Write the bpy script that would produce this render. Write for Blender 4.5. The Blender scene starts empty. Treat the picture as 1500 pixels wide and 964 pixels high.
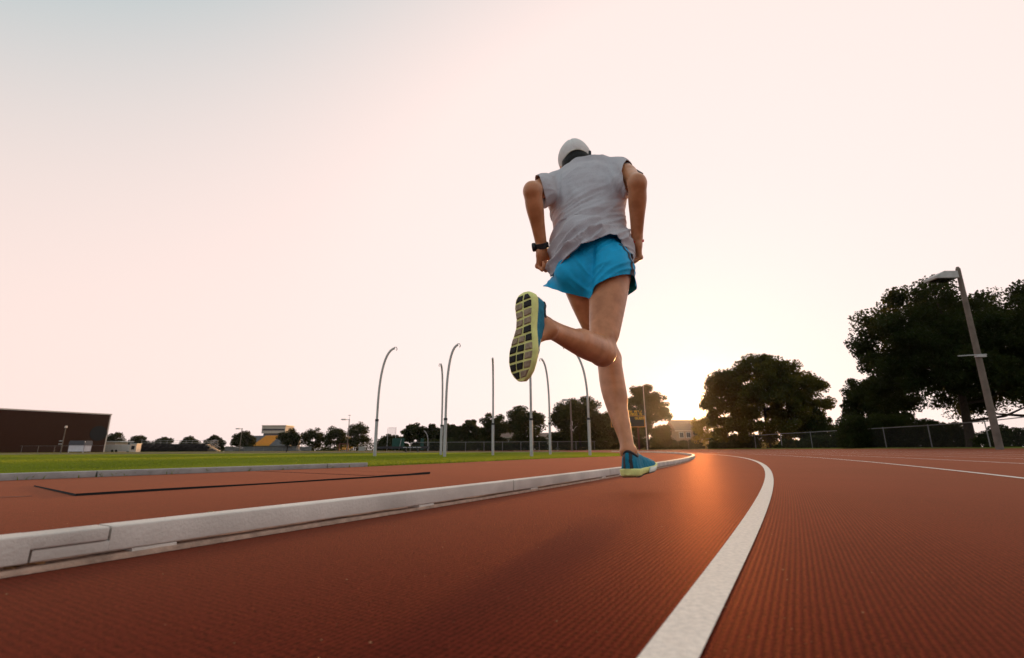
import bpy, bmesh, math, random, time
import numpy as np
from mathutils import Vector, Matrix, noise

SC = bpy.context.scene
COL = SC.collection
R = math.radians
T0 = time.time()

# ------------------------------------------------------------------ camera
F_PX, PITCH, ROLL, CAM_H = 707.0, R(14.04), math.atan(.0044), .175
cR, sR, cP, sP = math.cos(ROLL), math.sin(ROLL), math.cos(PITCH), math.sin(PITCH)
cam_d = bpy.data.cameras.new('camera')
cam = bpy.data.objects.new('camera', cam_d)
COL.objects.link(cam)
right = Vector((cR, 0, -sR)); up = Vector((cP*sR, -sP, cP*cR)); fwd = Vector((sP*sR, cP, sP*cR))
mw = Matrix((right, up, -fwd)).transposed().to_4x4()
mw.translation = Vector((0, 0, CAM_H))
cam.matrix_world = mw
cam_d.sensor_width = 36.0
cam_d.lens = 36.0*F_PX/1500.0
cam_d.clip_start, cam_d.clip_end = .02, 6000
cam_d.dof.use_dof = True
cam_d.dof.focus_distance = 2.1
cam_d.dof.aperture_fstop = 5.0
SC.camera = cam
SC.render.resolution_x, SC.render.resolution_y = 1024, 658

# ------------------------------------------------------------------ sun and sky
SUN_AZ, SUN_EL = R(21.6), R(4.4)
SUN = Vector((math.sin(SUN_AZ)*math.cos(SUN_EL), math.cos(SUN_AZ)*math.cos(SUN_EL), math.sin(SUN_EL)))
sun_d = bpy.data.lights.new('sun', 'SUN')
sun_d.energy = 5.0
sun_d.angle = R(3.5)
sun_d.color = (1.0, .52, .19)
sun = bpy.data.objects.new('sun', sun_d)
sun.rotation_euler = SUN.to_track_quat('Z', 'Y').to_euler()
COL.objects.link(sun)

world = bpy.data.worlds.new('World')
SC.world = world
world.use_nodes = True
wt = world.node_tree
for n in list(wt.nodes): wt.nodes.remove(n)
def wn(t, **kw):
    n = wt.nodes.new(t)
    for k, v in kw.items(): setattr(n, k, v)
    return n
def wmath(op, a, b=None, clamp=False):
    n = wn('ShaderNodeMath', operation=op, use_clamp=clamp)
    for i, v in enumerate((a, b)):
        if v is None: continue
        if isinstance(v, (int, float)): n.inputs[i].default_value = v
        else: wt.links.new(v, n.inputs[i])
    return n.outputs[0]
def wmix(fac, a, b, blend='MIX'):
    n = wn('ShaderNodeMix', data_type='RGBA', blend_type=blend)
    n.clamp_factor = True
    if isinstance(fac, (int, float)): n.inputs[0].default_value = fac
    else: wt.links.new(fac, n.inputs[0])
    for i, v in ((6, a), (7, b)):
        if isinstance(v, tuple): n.inputs[i].default_value = (*v, 1)
        else: wt.links.new(v, n.inputs[i])
    return n.outputs[2]
tc = wn('ShaderNodeTexCoord')
sky = wn('ShaderNodeTexSky', sky_type='NISHITA', sun_disc=False)
sky.sun_elevation, sky.sun_rotation = SUN_EL, SUN_AZ
sky.air_density, sky.dust_density, sky.ozone_density = 1.2, 4.0, 1.0
sep = wn('ShaderNodeSeparateXYZ'); wt.links.new(tc.outputs['Generated'], sep.inputs[0])
dotn = wn('ShaderNodeVectorMath', operation='DOT_PRODUCT')
wt.links.new(tc.outputs['Generated'], dotn.inputs[0]); dotn.inputs[1].default_value = SUN
dot = dotn.outputs['Value']
el = wmath('MAXIMUM', sep.outputs[2], 0.0)
side = wmath('ADD', wmath('MULTIPLY', dot, .5), .5, True)              # 0 away from the sun, 1 at it
SKY_K = 10.0                                                           # haze colours below are radiance; Background is 0.1
def k(c): return tuple(v*SKY_K for v in c)
rampn = wn('ShaderNodeValToRGB'); wt.links.new(side, rampn.inputs[0])
cr = rampn.color_ramp
cr.elements[0].position = 0.0; cr.elements[0].color = (.82, .80, .88, 1)
cr.elements[1].position = 1.0; cr.elements[1].color = (1.12, .98, .93, 1)
for p, c in ((.45, (1.04, .86, .83)), (.62, (1.08, .855, .785)), (.82, (1.12, .90, .84)), (.95, (1.13, .945, .90))):
    e = cr.elements.new(p); e.color = (*c, 1)
hz = wmix(1.0, rampn.outputs[0], k((1, 1, 1)), 'MULTIPLY')
zen = wmath('POWER', el, 2.6)
zen = wmath('MULTIPLY', zen, wmath('SUBTRACT', 13.2, wmath('MULTIPLY', side, 15.2)), True)
haze_col = wmix(zen, hz, k((.55, .64, .66)))
col = wmix(.93, sky.outputs[0], haze_col)
core = wmath('POWER', wmath('MAXIMUM', dot, 0.0), 900.0)
aure = wmath('POWER', wmath('MAXIMUM', dot, 0.0), 60.0)
glow = wn('ShaderNodeVectorMath', operation='SCALE'); glow.inputs[0].default_value = k((2.2, 1.5, .75)); wt.links.new(core, glow.inputs['Scale'])
glow2 = wn('ShaderNodeVectorMath', operation='SCALE'); glow2.inputs[0].default_value = k((.08, .06, .045)); wt.links.new(aure, glow2.inputs['Scale'])
s1 = wmix(1.0, col, glow.outputs[0], 'ADD'); s2 = wmix(1.0, s1, glow2.outputs[0], 'ADD')
bg = wn('ShaderNodeBackground'); bg.inputs['Strength'].default_value = .1
wt.links.new(s2, bg.inputs['Color'])
wo = wn('ShaderNodeOutputWorld'); wt.links.new(bg.outputs[0], wo.inputs[0])
SC.view_settings.view_transform = 'Standard'
SC.view_settings.look = 'None'
SC.view_settings.exposure = 0.0
SC.view_settings.gamma = 1.0
SC.view_settings.use_curve_mapping = False

# ------------------------------------------------------------------ placing
def ray(px, py):
    """direction through a pixel of the 1500 x 964 photograph, scaled to 1 m along Y"""
    x, y = px-750.0, 482.0-py
    u = y*cP+F_PX*sP; f = F_PX*cP-y*sP
    return np.array(((x*cR+u*sR)/f, 1.0, (u*cR-x*sR)/f))
def at(px, py, Y):
    return ray(px, py)*Y+np.array((0, 0, CAM_H))
def gx(px, Y): return float(at(px, 657, Y)[0])
def nrm(v):
    v = np.asarray(v, float); return v/np.linalg.norm(v)

TH, S0, RAD, W0 = R(29.96), .82, 59.0, -1.0064                        # track: heading, start of bend, bend radius, kerb offset
LINE1, LANE = -.0953, 1.32
td, tn = np.array((math.sin(TH), math.cos(TH))), np.array((math.cos(TH), -math.sin(TH)))
ARC_C = td*S0-tn*RAD
def track(s, w):
    """world x, y of a point s along the track and w to the outside of the camera's line"""
    s = np.asarray(s, float); w = np.asarray(w, float)
    a = np.maximum(s-S0, 0)/RAD
    h = TH-a
    st = np.minimum(s, S0)
    bx = np.where(s < S0, td[0]*st+tn[0]*w, ARC_C[0]+np.cos(h)*(RAD+w))
    by = np.where(s < S0, td[1]*st+tn[1]*w, ARC_C[1]-np.sin(h)*(RAD+w))
    return bx, by
def to_track(x, y):
    s = x*td[0]+y*td[1]; w = x*tn[0]+y*tn[1]
    dx, dy = x-ARC_C[0], y-ARC_C[1]
    r = np.hypot(dx, dy); a = TH-np.arctan2(-dy, dx)
    return np.where(s < S0, s, S0+a*RAD), np.where(s < S0, w, r-RAD)
def rise(s, w):
    f = 1-np.clip((np.asarray(s, float)-45)/40, 0, 1)
    return .017*np.maximum(np.asarray(w, float)-6, 0)*f

# ------------------------------------------------------------------ materials
def new_mat(name):
    m = bpy.data.materials.new(name); m.use_nodes = True
    return m, m.node_tree, m.node_tree.nodes['Principled BSDF']
def M(name, base, rough=.7, var=.18, scale=8.0, bump=.0, bscale=60.0, metal=0.0, spec=.5, coord='Object', detail=6.0, hue=None, sss=0.0, sheen=0.0, transl=None, tfac=.35):
    m, t, p = new_mat(name)
    L = t.links.new
    p.inputs['Roughness'].default_value = rough
    p.inputs['Metallic'].default_value = metal
    p.inputs['Specular IOR Level'].default_value = spec
    if sss: p.inputs['Subsurface Weight'].default_value = sss; p.inputs['Subsurface Radius'].default_value = (.012, .005, .003); p.inputs['Subsurface Scale'].default_value = 1.0
    if sheen: p.inputs['Sheen Weight'].default_value = sheen; p.inputs['Sheen Roughness'].default_value = .35; p.inputs['Sheen Tint'].default_value = (1, .78, .62, 1)
    c = t.nodes.new('ShaderNodeTexCoord')
    n = t.nodes.new('ShaderNodeTexNoise'); n.inputs['Scale'].default_value = scale; n.inputs['Detail'].default_value = detail
    L(c.outputs[coord], n.inputs['Vector'])
    r = t.nodes.new('ShaderNodeValToRGB')
    b2 = hue or base
    r.color_ramp.elements[0].position = .3; r.color_ramp.elements[0].color = (*[max(v*(1-var), 0) for v in base], 1)
    r.color_ramp.elements[1].position = .7; r.color_ramp.elements[1].color = (*[min(v*(1+var), 1) for v in b2], 1)
    L(n.outputs['Fac'], r.inputs[0]); L(r.outputs[0], p.inputs['Base Color'])
    if bump:
        n2 = t.nodes.new('ShaderNodeTexNoise'); n2.inputs['Scale'].default_value = bscale; n2.inputs['Detail'].default_value = 4
        L(c.outputs[coord], n2.inputs['Vector'])
        b = t.nodes.new('ShaderNodeBump'); b.inputs['Strength'].default_value = bump; b.inputs['Distance'].default_value = .01
        L(n2.outputs['Fac'], b.inputs['Height']); L(b.outputs[0], p.inputs['Normal'])
    if transl:
        tr = t.nodes.new('ShaderNodeBsdfTranslucent'); tr.inputs[0].default_value = (*transl, 1)
        mx = t.nodes.new('ShaderNodeMixShader'); mx.inputs[0].default_value = tfac
        L(p.outputs[0], mx.inputs[1]); L(tr.outputs[0], mx.inputs[2]); L(mx.outputs[0], t.nodes['Material Output'].inputs[0])
    return m

def track_material():
    m, t, p = new_mat('red_track_rubber'); L = t.links.new
    p.inputs['Roughness'].default_value = .50
    p.inputs['Specular IOR Level'].default_value = .10
    uv = t.nodes.new('ShaderNodeUVMap'); uv.uv_map = 'along'
    sp = t.nodes.new('ShaderNodeSeparateXYZ'); L(uv.outputs[0], sp.inputs[0])
    def mth(op, a, b=None):
        n = t.nodes.new('ShaderNodeMath'); n.operation = op
        for i, v in enumerate((a, b)):
            if v is None: continue
            if isinstance(v, (int, float)): n.inputs[i].default_value = v
            else: L(v, n.inputs[i])
        return n.outputs[0]
    co = t.nodes.new('ShaderNodeTexCoord')
    def nz(scale, det=5, rough=.6):
        n = t.nodes.new('ShaderNodeTexNoise'); n.inputs['Scale'].default_value = scale; n.inputs['Detail'].default_value = det; n.inputs['Roughness'].default_value = rough
        L(co.outputs['Object'], n.inputs['Vector']); return n.outputs['Fac']
    grain, mid, big, gran = nz(420, 3), nz(38, 4), nz(.9, 6), nz(170, 2)
    wob = mth('MULTIPLY', mth('SUBTRACT', nz(75, 4), .5), 5.0)
    ramp_ = mth('MULTIPLY', mth('MAXIMUM', mth('SUBTRACT', mth('ADD', mth('MULTIPLY', mid, .9), mth('MULTIPLY', gran, 1.3)), .55), 0.0), 1.7)
    rib = mth('MULTIPLY', mth('SINE', mth('ADD', mth('MULTIPLY', sp.outputs[1], 2*math.pi/.0078), wob)), ramp_)
    cross = mth('SINE', mth('ADD', mth('MULTIPLY', sp.outputs[0], 2*math.pi/.0095), wob))
    h = mth('ADD', mth('MULTIPLY', rib, .42), mth('MULTIPLY', cross, .16))
    h = mth('ADD', h, mth('ADD', mth('MULTIPLY', grain, 1.6), mth('MULTIPLY', gran, 1.2)))
    b = t.nodes.new('ShaderNodeBump'); b.inputs['Strength'].default_value = 1.0; b.inputs['Distance'].default_value = .0026
    L(h, b.inputs['Height']); L(b.outputs[0], p.inputs['Normal'])
    r = t.nodes.new('ShaderNodeValToRGB')
    r.color_ramp.elements[0].position = .25; r.color_ramp.elements[0].color = (.040, .0042, .0024, 1)
    r.color_ramp.elements[1].position = .8; r.color_ramp.elements[1].color = (.190, .0205, .0125, 1)
    f = mth('ADD', mth('MULTIPLY', big, .55), mth('MULTIPLY', grain, .30))
    f = mth('ADD', f, mth('MULTIPLY', mth('SUBTRACT', mid, .35), .4))
    f = mth('ADD', f, mth('MULTIPLY', mth('ADD', rib, mth('MULTIPLY', cross, .45)), .15))  # groove dirt, plus lit ridges and shaded grooves put into the colour
    f = mth('ADD', f, mth('MULTIPLY', mth('SUBTRACT', gran, .5), 1.0))
    f = mth('ADD', f, mth('MULTIPLY', mth('SUBTRACT', grain, .5), .7))
    L(mth('ADD', f, mth('MULTIPLY', h, .11)), r.inputs[0])
    L(r.outputs[0], p.inputs['Base Color'])
    p.inputs['Specular IOR Level'].default_value = 0.0
    df = t.nodes.new('ShaderNodeBsdfDiffuse'); df.inputs['Roughness'].default_value = .8; L(r.outputs[0], df.inputs[0]); L(b.outputs[0], df.inputs['Normal'])
    gl = t.nodes.new('ShaderNodeBsdfGlossy'); gl.inputs[0].default_value = (1, .47, .29, 1); gl.inputs['Roughness'].default_value = .54; L(b.outputs[0], gl.inputs['Normal'])
    mx = t.nodes.new('ShaderNodeMixShader'); lw = t.nodes.new('ShaderNodeLayerWeight'); lw.inputs[0].default_value = .5
    L(mth('ADD', mth('MULTIPLY', mth('POWER', lw.outputs['Facing'], 6.0), .27), .008), mx.inputs[0])
    L(df.outputs[0], mx.inputs[1]); L(gl.outputs[0], mx.inputs[2]); L(mx.outputs[0], t.nodes['Material Output'].inputs[0])
    return m
M_TRACK = track_material()
M_LINE = M('worn_white_line_paint', (.84, .74, .66), .85, .12, 140, .4, 420, spec=.1)
M_RAIL = M('weathered_white_aluminium', (.62, .555, .50), .6, .24, 5, .2, 160, spec=.3)
M_LEDGE = M('tan_concrete_ledge', (.42, .27, .20), .9, .3, 40, .5, 200)
M_CONC = M('grey_concrete', (.34, .315, .30), .85, .15, 14, .3, 120)
M_DARK = M('dark_matte_and_gap_shade', (.009, .008, .008), .9, .3, 20)
M_LAWN = M('lawn_soil_grass', (.095, .125, .018), .95, .35, 1.4, .6, 40, hue=(.14, .15, .022), spec=.1)
M_ROUGH = M('dry_field_grass', (.10, .10, .03), .95, .3, .25, .5, 12, hue=(.13, .11, .04), spec=.1)
M_BLADE = M('grass_blades', (.10, .16, .014), .6, .5, .4, transl=(.34, .42, .03), tfac=.45, spec=.2, coord='Object', hue=(.17, .19, .02))
M_DIRT = M('tan_dirt', (.38, .27, .19), .95, .2, .6, .3, 30)
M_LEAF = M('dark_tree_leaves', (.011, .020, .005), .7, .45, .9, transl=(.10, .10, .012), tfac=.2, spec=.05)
M_LEAF_SUN = M('sunlit_tone_leaves', (.03, .042, .009), .6, .4, 1.2, transl=(.50, .36, .04), tfac=.5, spec=.2)  # sunlit copy of the leaves, sunlight put into a brighter colour
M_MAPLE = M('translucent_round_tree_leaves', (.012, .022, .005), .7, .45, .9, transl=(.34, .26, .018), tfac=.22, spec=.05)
M_HOUSE = M('warm_tan_siding', (.30, .215, .15), .85, .10, 2)
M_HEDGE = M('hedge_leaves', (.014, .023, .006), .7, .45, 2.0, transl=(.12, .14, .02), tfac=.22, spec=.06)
M_BARK = M('bark', (.035, .026, .018), .95, .3, 6, .6, 30, spec=.2)
M_GALV = M('galvanised_steel', (.42, .41, .40), .5, .15, 12, .05, 80, metal=.35)
M_FENCE = M('dull_fence_steel', (.20, .19, .18), .6, .15, 12, metal=.2)
M_STEEL = M('painted_grey_pole', (.40, .38, .36), .55, .18, 5, .1, 60)
M_WOODP = M('weathered_wood_pole', (.15, .115, .09), .9, .25, 3, .4, 40)
M_BRICK = M('dark_brown_brick', (.046, .018, .010), .95, .25, 9, .3, 30, spec=.08)
M_BLACK = M('black_plastic', (.012, .012, .014), .5, .2, 30)
M_WHITEP = M('white_painted_panel', (.62, .62, .62), .6, .08, 3)
M_TRIM = M('pale_trim', (.62, .50, .42), .6, .08, 3)
M_GOLD = M('golden_seats', (.62, .27, .025), .6, .15, 3)
M_GREYB = M('grey_bleacher_metal', (.15, .15, .155), .6, .2, 3)
M_BEIGE = M('beige_siding', (.42, .37, .31), .8, .10, 2)
M_ROOF = M('brown_shingle_roof', (.20, .13, .10), .9, .2, 5)
M_GLASSD = M('dark_window_glass', (.02, .022, .025), .15, .1, 3, spec=.5)
M_GREEN = M('green_net', (.006, .06, .042), .8, .2, 3)
M_YEL = M('yellow_lettering', (.75, .42, .02), .6, .05, 3)
M_MAROON = M('maroon_post', (.10, .02, .015), .7, .2, 3)
M_ORANGE = M('orange_leaf', (.65, .20, .02), .7, .25, 60, .3, 150)
M_DRYLEAF = M('tan_dry_leaf', (.42, .24, .11), .8, .3, 60, .3, 150)
def mesh_mat(name, colour, cover):
    m, t, p = new_mat(name)
    p.inputs['Base Color'].default_value = (*colour, 1); p.inputs['Roughness'].default_value = .6
    tr = t.nodes.new('ShaderNodeBsdfTransparent'); mx = t.nodes.new('ShaderNodeMixShader'); mx.inputs[0].default_value = cover
    t.links.new(tr.outputs[0], mx.inputs[1]); t.links.new(p.outputs[0], mx.inputs[2]); t.links.new(mx.outputs[0], t.nodes['Material Output'].inputs[0])
    return m
M_LINK = mesh_mat('chain_link_wire', (.10, .095, .09), .07)
M_NET = mesh_mat('dark_net', (.012, .012, .012), .8)
M_NETTHIN = mesh_mat('thin_net', (.10, .08, .07), .25)

# ------------------------------------------------------------------ mesh helpers
def np_mesh(name, V, F, smooth=False):
    V = np.ascontiguousarray(V, dtype=np.float32); F = np.ascontiguousarray(F, dtype=np.int32)
    me = bpy.data.meshes.new(name); kk = F.shape[1]
    me.vertices.add(len(V)); me.vertices.foreach_set('co', V.ravel())
    me.loops.add(F.size); me.loops.foreach_set('vertex_index', F.ravel())
    me.polygons.add(len(F)); me.polygons.foreach_set('loop_start', np.arange(len(F), dtype=np.int32)*kk)
    if smooth: me.polygons.foreach_set('use_smooth', np.ones(len(F), bool))
    me.update(calc_edges=True)
    return me
def tag(o, label=None, cat=None, group=None, kind=None):
    if label: o['label'] = label
    if cat: o['category'] = cat
    if group: o['group'] = group
    if kind: o['kind'] = kind
    return o
def link(name, me, mat=None, parent=None, loc=None):
    o = bpy.data.objects.new(name, me); COL.objects.link(o)
    if mat is not None and me is not None and not me.materials: me.materials.append(mat)
    if parent is not None:
        o.parent = parent                     # things are unrotated Empties; their meshes are given relative to them
    if loc is not None: o.location = loc
    return o
def thing(name, loc, label, cat, group=None, rz=0.0):
    o = bpy.data.objects.new(name, None); COL.objects.link(o)
    o.empty_display_size = .2
    o.location = loc; o.rotation_euler = (0, 0, rz)
    return tag(o, label, cat, group)
class MB:
    def __init__(s): s.v, s.f = [], []
    def add(s, vs, fs):
        b = len(s.v); s.v += [tuple(map(float, v)) for v in vs]; s.f += [tuple(i+b for i in f) for f in fs]; return s
    def box(s, c, d, rz=0.0, rx=0.0):
        m = Matrix.Rotation(rz, 3, 'Z') @ Matrix.Rotation(rx, 3, 'X')
        vs = []
        for x in (-.5, .5):
            for y in (-.5, .5):
                for z in (-.5, .5):
                    vs.append(Vector(c)+m @ Vector((x*d[0], y*d[1], z*d[2])))
        return s.add(vs, [(0, 1, 3, 2), (4, 6, 7, 5), (0, 4, 5, 1), (2, 3, 7, 6), (0, 2, 6, 4), (1, 5, 7, 3)])
    def tube(s, pts, rad, n=8, cap=True):
        pts = [Vector(p) for p in pts]
        if not isinstance(rad, (list, tuple, np.ndarray)): rad = [rad]*len(pts)
        vs, fs = [], []
        ref = None
        for i, p in enumerate(pts):
            t = (pts[min(i+1, len(pts)-1)]-pts[max(i-1, 0)]).normalized()
            if ref is None: ref = t.orthogonal().normalized()
            ref = (ref-t*ref.dot(t)); ref = ref.normalized() if ref.length > 1e-6 else t.orthogonal().normalized()
            q = t.cross(ref)
            for j in range(n):
                a = 2*math.pi*j/n
                vs.append(p+(ref*math.cos(a)+q*math.sin(a))*rad[i])
        for i in range(len(pts)-1):
            for j in range(n):
                k2 = (j+1) % n
                fs.append((i*n+j, i*n+k2, (i+1)*n+k2, (i+1)*n+j))
        if cap:
            fs.append(tuple(range(n))[::-1]); fs.append(tuple((len(pts)-1)*n+j for j in range(n)))
        return s.add(vs, fs)
    def prism(s, poly, y0, y1, rz=0.0, org=(0, 0, 0)):
        """polygon in x, z extruded along y"""
        n = len(poly); m = Matrix.Rotation(rz, 3, 'Z')
        vs = [Vector(org)+m @ Vector((x, y0, z)) for x, z in poly]+[Vector(org)+m @ Vector((x, y1, z)) for x, z in poly]
        fs = [tuple(range(n)), tuple(range(2*n-1, n-1, -1))]+[(i, i+n, (i+1) % n+n, (i+1) % n) for i in range(n)]
        return s.add(vs, fs)
    def mesh(s, name, smooth=False):
        me = bpy.data.meshes.new(name); me.from_pydata(s.v, [], s.f); me.update()
        bm = bmesh.new(); bm.from_mesh(me); bmesh.ops.recalc_face_normals(bm, faces=bm.faces); bm.to_mesh(me); bm.free()
        if smooth:
            me.polygons.foreach_set('use_smooth', [True]*len(me.polygons)); me.set_sharp_from_angle(angle=R(42))
        return me
    def build(s, name, mat, parent=None, smooth=False, bevel=0.0, loc=None):
        o = link(name, s.mesh(name, smooth), mat, parent, loc)
        if bevel:
            b = o.modifiers.new('bevel', 'BEVEL'); b.width = bevel; b.segments = 2; b.limit_method = 'ANGLE'
        return o
def sheet(name, sv, wv, zf, mat, w_world=None):
    """a strip of ground in track coordinates with its (s, w) kept as the UV map 'along'"""
    S, Wd = np.meshgrid(sv, wv, indexing='ij')
    X, Y = track(S, Wd); Z = zf(S, Wd)+0*X
    V = np.stack((X, Y, Z), -1).reshape(-1, 3)
    nw = len(wv); i, j = np.meshgrid(np.arange(len(sv)-1), np.arange(nw-1), indexing='ij')
    a = (i*nw+j).ravel()
    F = np.stack((a, a+1, a+nw+1, a+nw), -1)[:, ::-1]
    me = np_mesh(name, V, F)
    uv = me.uv_layers.new(name='along')
    UV = np.stack((S.ravel(), Wd.ravel()), -1)[F.ravel()]
    uv.data.foreach_set('uv', UV.astype(np.float32).ravel())
    o = link(name, me, mat)
    bm = bmesh.new(); bm.from_mesh(me); bmesh.ops.recalc_face_normals(bm, faces=bm.faces)
    if bm.faces[0].normal.z < 0: bmesh.ops.reverse_faces(bm, faces=bm.faces)
    bm.to_mesh(me); bm.free()
    return o
def flat_poly(name, pts, z, mat, kind='structure', sub=None):
    bm = bmesh.new()
    f = bm.faces.new([bm.verts.new((x, y, z)) for x, y in pts])
    if f.normal.z < 0 or True:
        f.normal_update()
        if f.normal.z < 0: f.normal_flip()
    bmesh.ops.triangulate(bm, faces=[f])
    me = bpy.data.meshes.new(name); bm.to_mesh(me); bm.free()
    uv = me.uv_layers.new(name='along')
    for l in me.loops:
        co = me.vertices[l.vertex_index].co
        s_, w_ = to_track(co.x, co.y); uv.data[l.index].uv = (float(s_), float(w_))
    o = link(name, me, mat); o['kind'] = kind
    return o

# ------------------------------------------------------------------ ground, track, lawn
gm = MB().add([(-420, -40, -.012), (420, -40, -.012), (420, 520, -.012), (-420, 520, -.012)], [(0, 1, 2, 3)]).build('ground', M_ROUGH)
gm['kind'] = 'structure'
sv = np.concatenate((np.linspace(-8, S0, 12), S0+np.linspace(.15, 1, 220)**2*185))
sv[12:] = S0+np.geomspace(.1, 185, len(sv)-12)
trk = sheet('running_track', sv, np.concatenate((np.linspace(W0-.02, 6, 24), np.linspace(6.5, 14, 12))), rise, M_TRACK); trk['kind'] = 'structure'
verge = sheet('grass_verge', sv, np.array((13.98, 14.3, 15.0, 16, 20, 30, 60, 95)), lambda s, w: np.where(w > 14.2, rise(s, 14)+np.interp(w, (14.2, 15, 16, 60, 95), (.015, .05, .065, .065, -.3)), rise(s, 14)-.02), M_LAWN); verge['kind'] = 'structure'
for i in range(8):
    w1 = LINE1+LANE*i
    o = sheet('lane_line', sv, np.array((w1-.047, w1-.001)), lambda s, w: rise(s, w)+.0016, M_LINE); o['kind'] = 'structure'

CURB_A, CURB_B = np.array((-3.25, 3.2)), np.array((-1.62, 5.62))
cd = nrm(CURB_B-CURB_A)
lawn_edge = [tuple(CURB_A-cd*6.0), tuple(CURB_A), tuple(CURB_B), (-.84, 7.05), (-.3, 8.15), (.38, 9.5), (1.45, 11.2), (2.75, 13.0), (3.9, 16), (4.6, 20), (4.6, 24), (3.8, 28.5)]
lawn_far = [(-3, 29.6), (-12, 30.4), (-30, 31), (-48, 30), (-60, 22)]
lawn = flat_poly('lawn', lawn_edge+lawn_far, -.006, M_LAWN)
ss = np.concatenate((np.linspace(-6.5, S0, 8), S0+np.geomspace(.3, 42, 60)))
rx, ry = track(ss, np.full_like(ss, W0-.01))
red_pts = [(x, y) for x, y in zip(rx, ry)]
xf, yf = red_pts[-1]
red = flat_poly('red_infield', lawn_edge[::-1][0:0]+red_pts+[(xf-2, yf+.6), (3.8, 33)]+lawn_edge[::-1], -.002, M_TRACK)
pth = MB()
pp = [(7.5, 30.2), (3.8, 30.4), (-3, 31.4), (-12, 32.2), (-30, 32.6), (-50, 31.6), (-70, 22)]
vs = []
for x, y in pp: vs += [(x, y-1.5, -.003), (x, y+1.2, -.003)]
pth.add(vs, [(2*i, 2*i+1, 2*i+3, 2*i+2) for i in range(len(pp)-1)])
pth = pth.build('dirt_path', M_DIRT); pth['kind'] = 'structure'

# grass blades on the lawn, thinning out with distance
rng = np.random.default_rng(5)
def in_poly(x, y, poly):
    c = np.zeros(len(x), bool); n = len(poly)
    for i in range(n):
        (x1, y1), (x2, y2) = poly[i], poly[(i+1) % n]
        m = ((y1 > y) != (y2 > y)) & (x < (x2-x1)*(y-y1)/(y2-y1+1e-12)+x1)
        c ^= m
    return c
def blades(name, x, y, z, h, wd, mat):
    n = len(x); a = rng.uniform(0, 2*np.pi, n); lean = rng.normal(0, .45, (n, 2))*h[:, None]
    dx, dy = np.cos(a)*wd/2, np.sin(a)*wd/2
    b0 = np.stack((x-dx, y-dy, z), -1); b1 = np.stack((x+dx, y+dy, z), -1)
    m0 = np.stack((x-dx*.7+lean[:, 0]*.4, y-dy*.7+lean[:, 1]*.4, z+h*.6), -1); m1 = np.stack((x+dx*.7+lean[:, 0]*.4, y+dy*.7+lean[:, 1]*.4, z+h*.6), -1)
    tp = np.stack((x+lean[:, 0], y+lean[:, 1], z+h), -1); tp2 = tp+np.stack((dx, dy, 0*x), -1)*.15
    V = np.stack((b0, b1, m1, m0, tp2, tp), 1).reshape(-1, 3)
    o = np.arange(n)[:, None]*6
    F = np.concatenate((o+np.array((0, 1, 2, 3)), o+np.array((3, 2, 4, 5))), 0)
    ob = link(name, np_mesh(name, V, F), mat); ob['kind'] = 'stuff'
    return ob
N = 420000
dist = 3.0+27*rng.random(N)**1.7
az = rng.uniform(R(-52), R(14), N)
gxx, gyy = dist*np.tan(az), dist
ok = in_poly(gxx, gyy, lawn_edge+lawn_far)
gxx, gyy, dd = gxx[ok], gyy[ok], dist[ok]
gh = (.018+.022*rng.random(len(gxx)))*(1+.25*np.sin(gxx*1.7+gyy*.6)*np.sin(gyy*1.1))
blades('lawn_grass', gxx, gyy, np.full(len(gxx), -.008), gh, .004+.0011*dd, M_BLADE)
print('ground', round(time.time()-T0, 1))
# ------------------------------------------------------------------ kerb rails, ledge, pit cover
def ground(px, py, z=0.0):
    r = ray(px, py); t = (z-CAM_H)/r[2]; return r[0]*t, t
def round_rect(w0, w1, z0, z1, c=.003):
    pts = []
    for (cx, cz, a0) in ((w1-c, z1-c, 0), (w0+c, z1-c, 90), (w0+c, z0+c, 180), (w1-c, z0+c, 270)):
        for q in range(4):
            a = R(a0+30*q); pts.append((cx+c*math.cos(a), cz+c*math.sin(a)))
    return pts
def rail_prism(mb, s0, s1, w0, w1, z0, z1, c=.003):
    prof = round_rect(w0, w1, z0, z1, c); n = len(prof)
    m = max(2, int((s1-s0)/.25)+1) if s1 > S0 else 2
    ss_ = np.linspace(s0, s1, m); vs = []
    for s_ in ss_:
        for w, z in prof:
            x, y = track(s_, w); vs.append((float(x), float(y), z))
    fs = [(i*n+j, i*n+(j+1) % n, (i+1)*n+(j+1) % n, (i+1)*n+j) for i in range(m-1) for j in range(n)]
    fs += [tuple(range(n)), tuple((m-1)*n+j for j in range(n))]
    mb.add(vs, fs)
ZB, ZT_ = .0150, .0545
WF, WB = W0, W0-.050
g1 = ground(50, 812, .03); s_a = float(to_track(*g1)[0])
g1 = ground(186, 790, .04); s_b = float(to_track(*g1)[0])
s_c = float(to_track(*ground(757, 720, .013))[0]); s_d = float(to_track(*ground(892, 697, .013))[0])
ledge = sheet('kerb_ledge', np.concatenate((np.linspace(-4, S0, 30), S0+np.geomspace(.1, 60, 90))), np.array((W0-.058, W0-.0565, W0-.02, W0+.0035, W0+.0045)), lambda s, w: np.where((w < W0-.057) | (w > W0+.004), .001, .0085+.0012*np.sin(s*9)*np.sin(s*23)), M_LEDGE); ledge['kind'] = 'structure'
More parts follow.
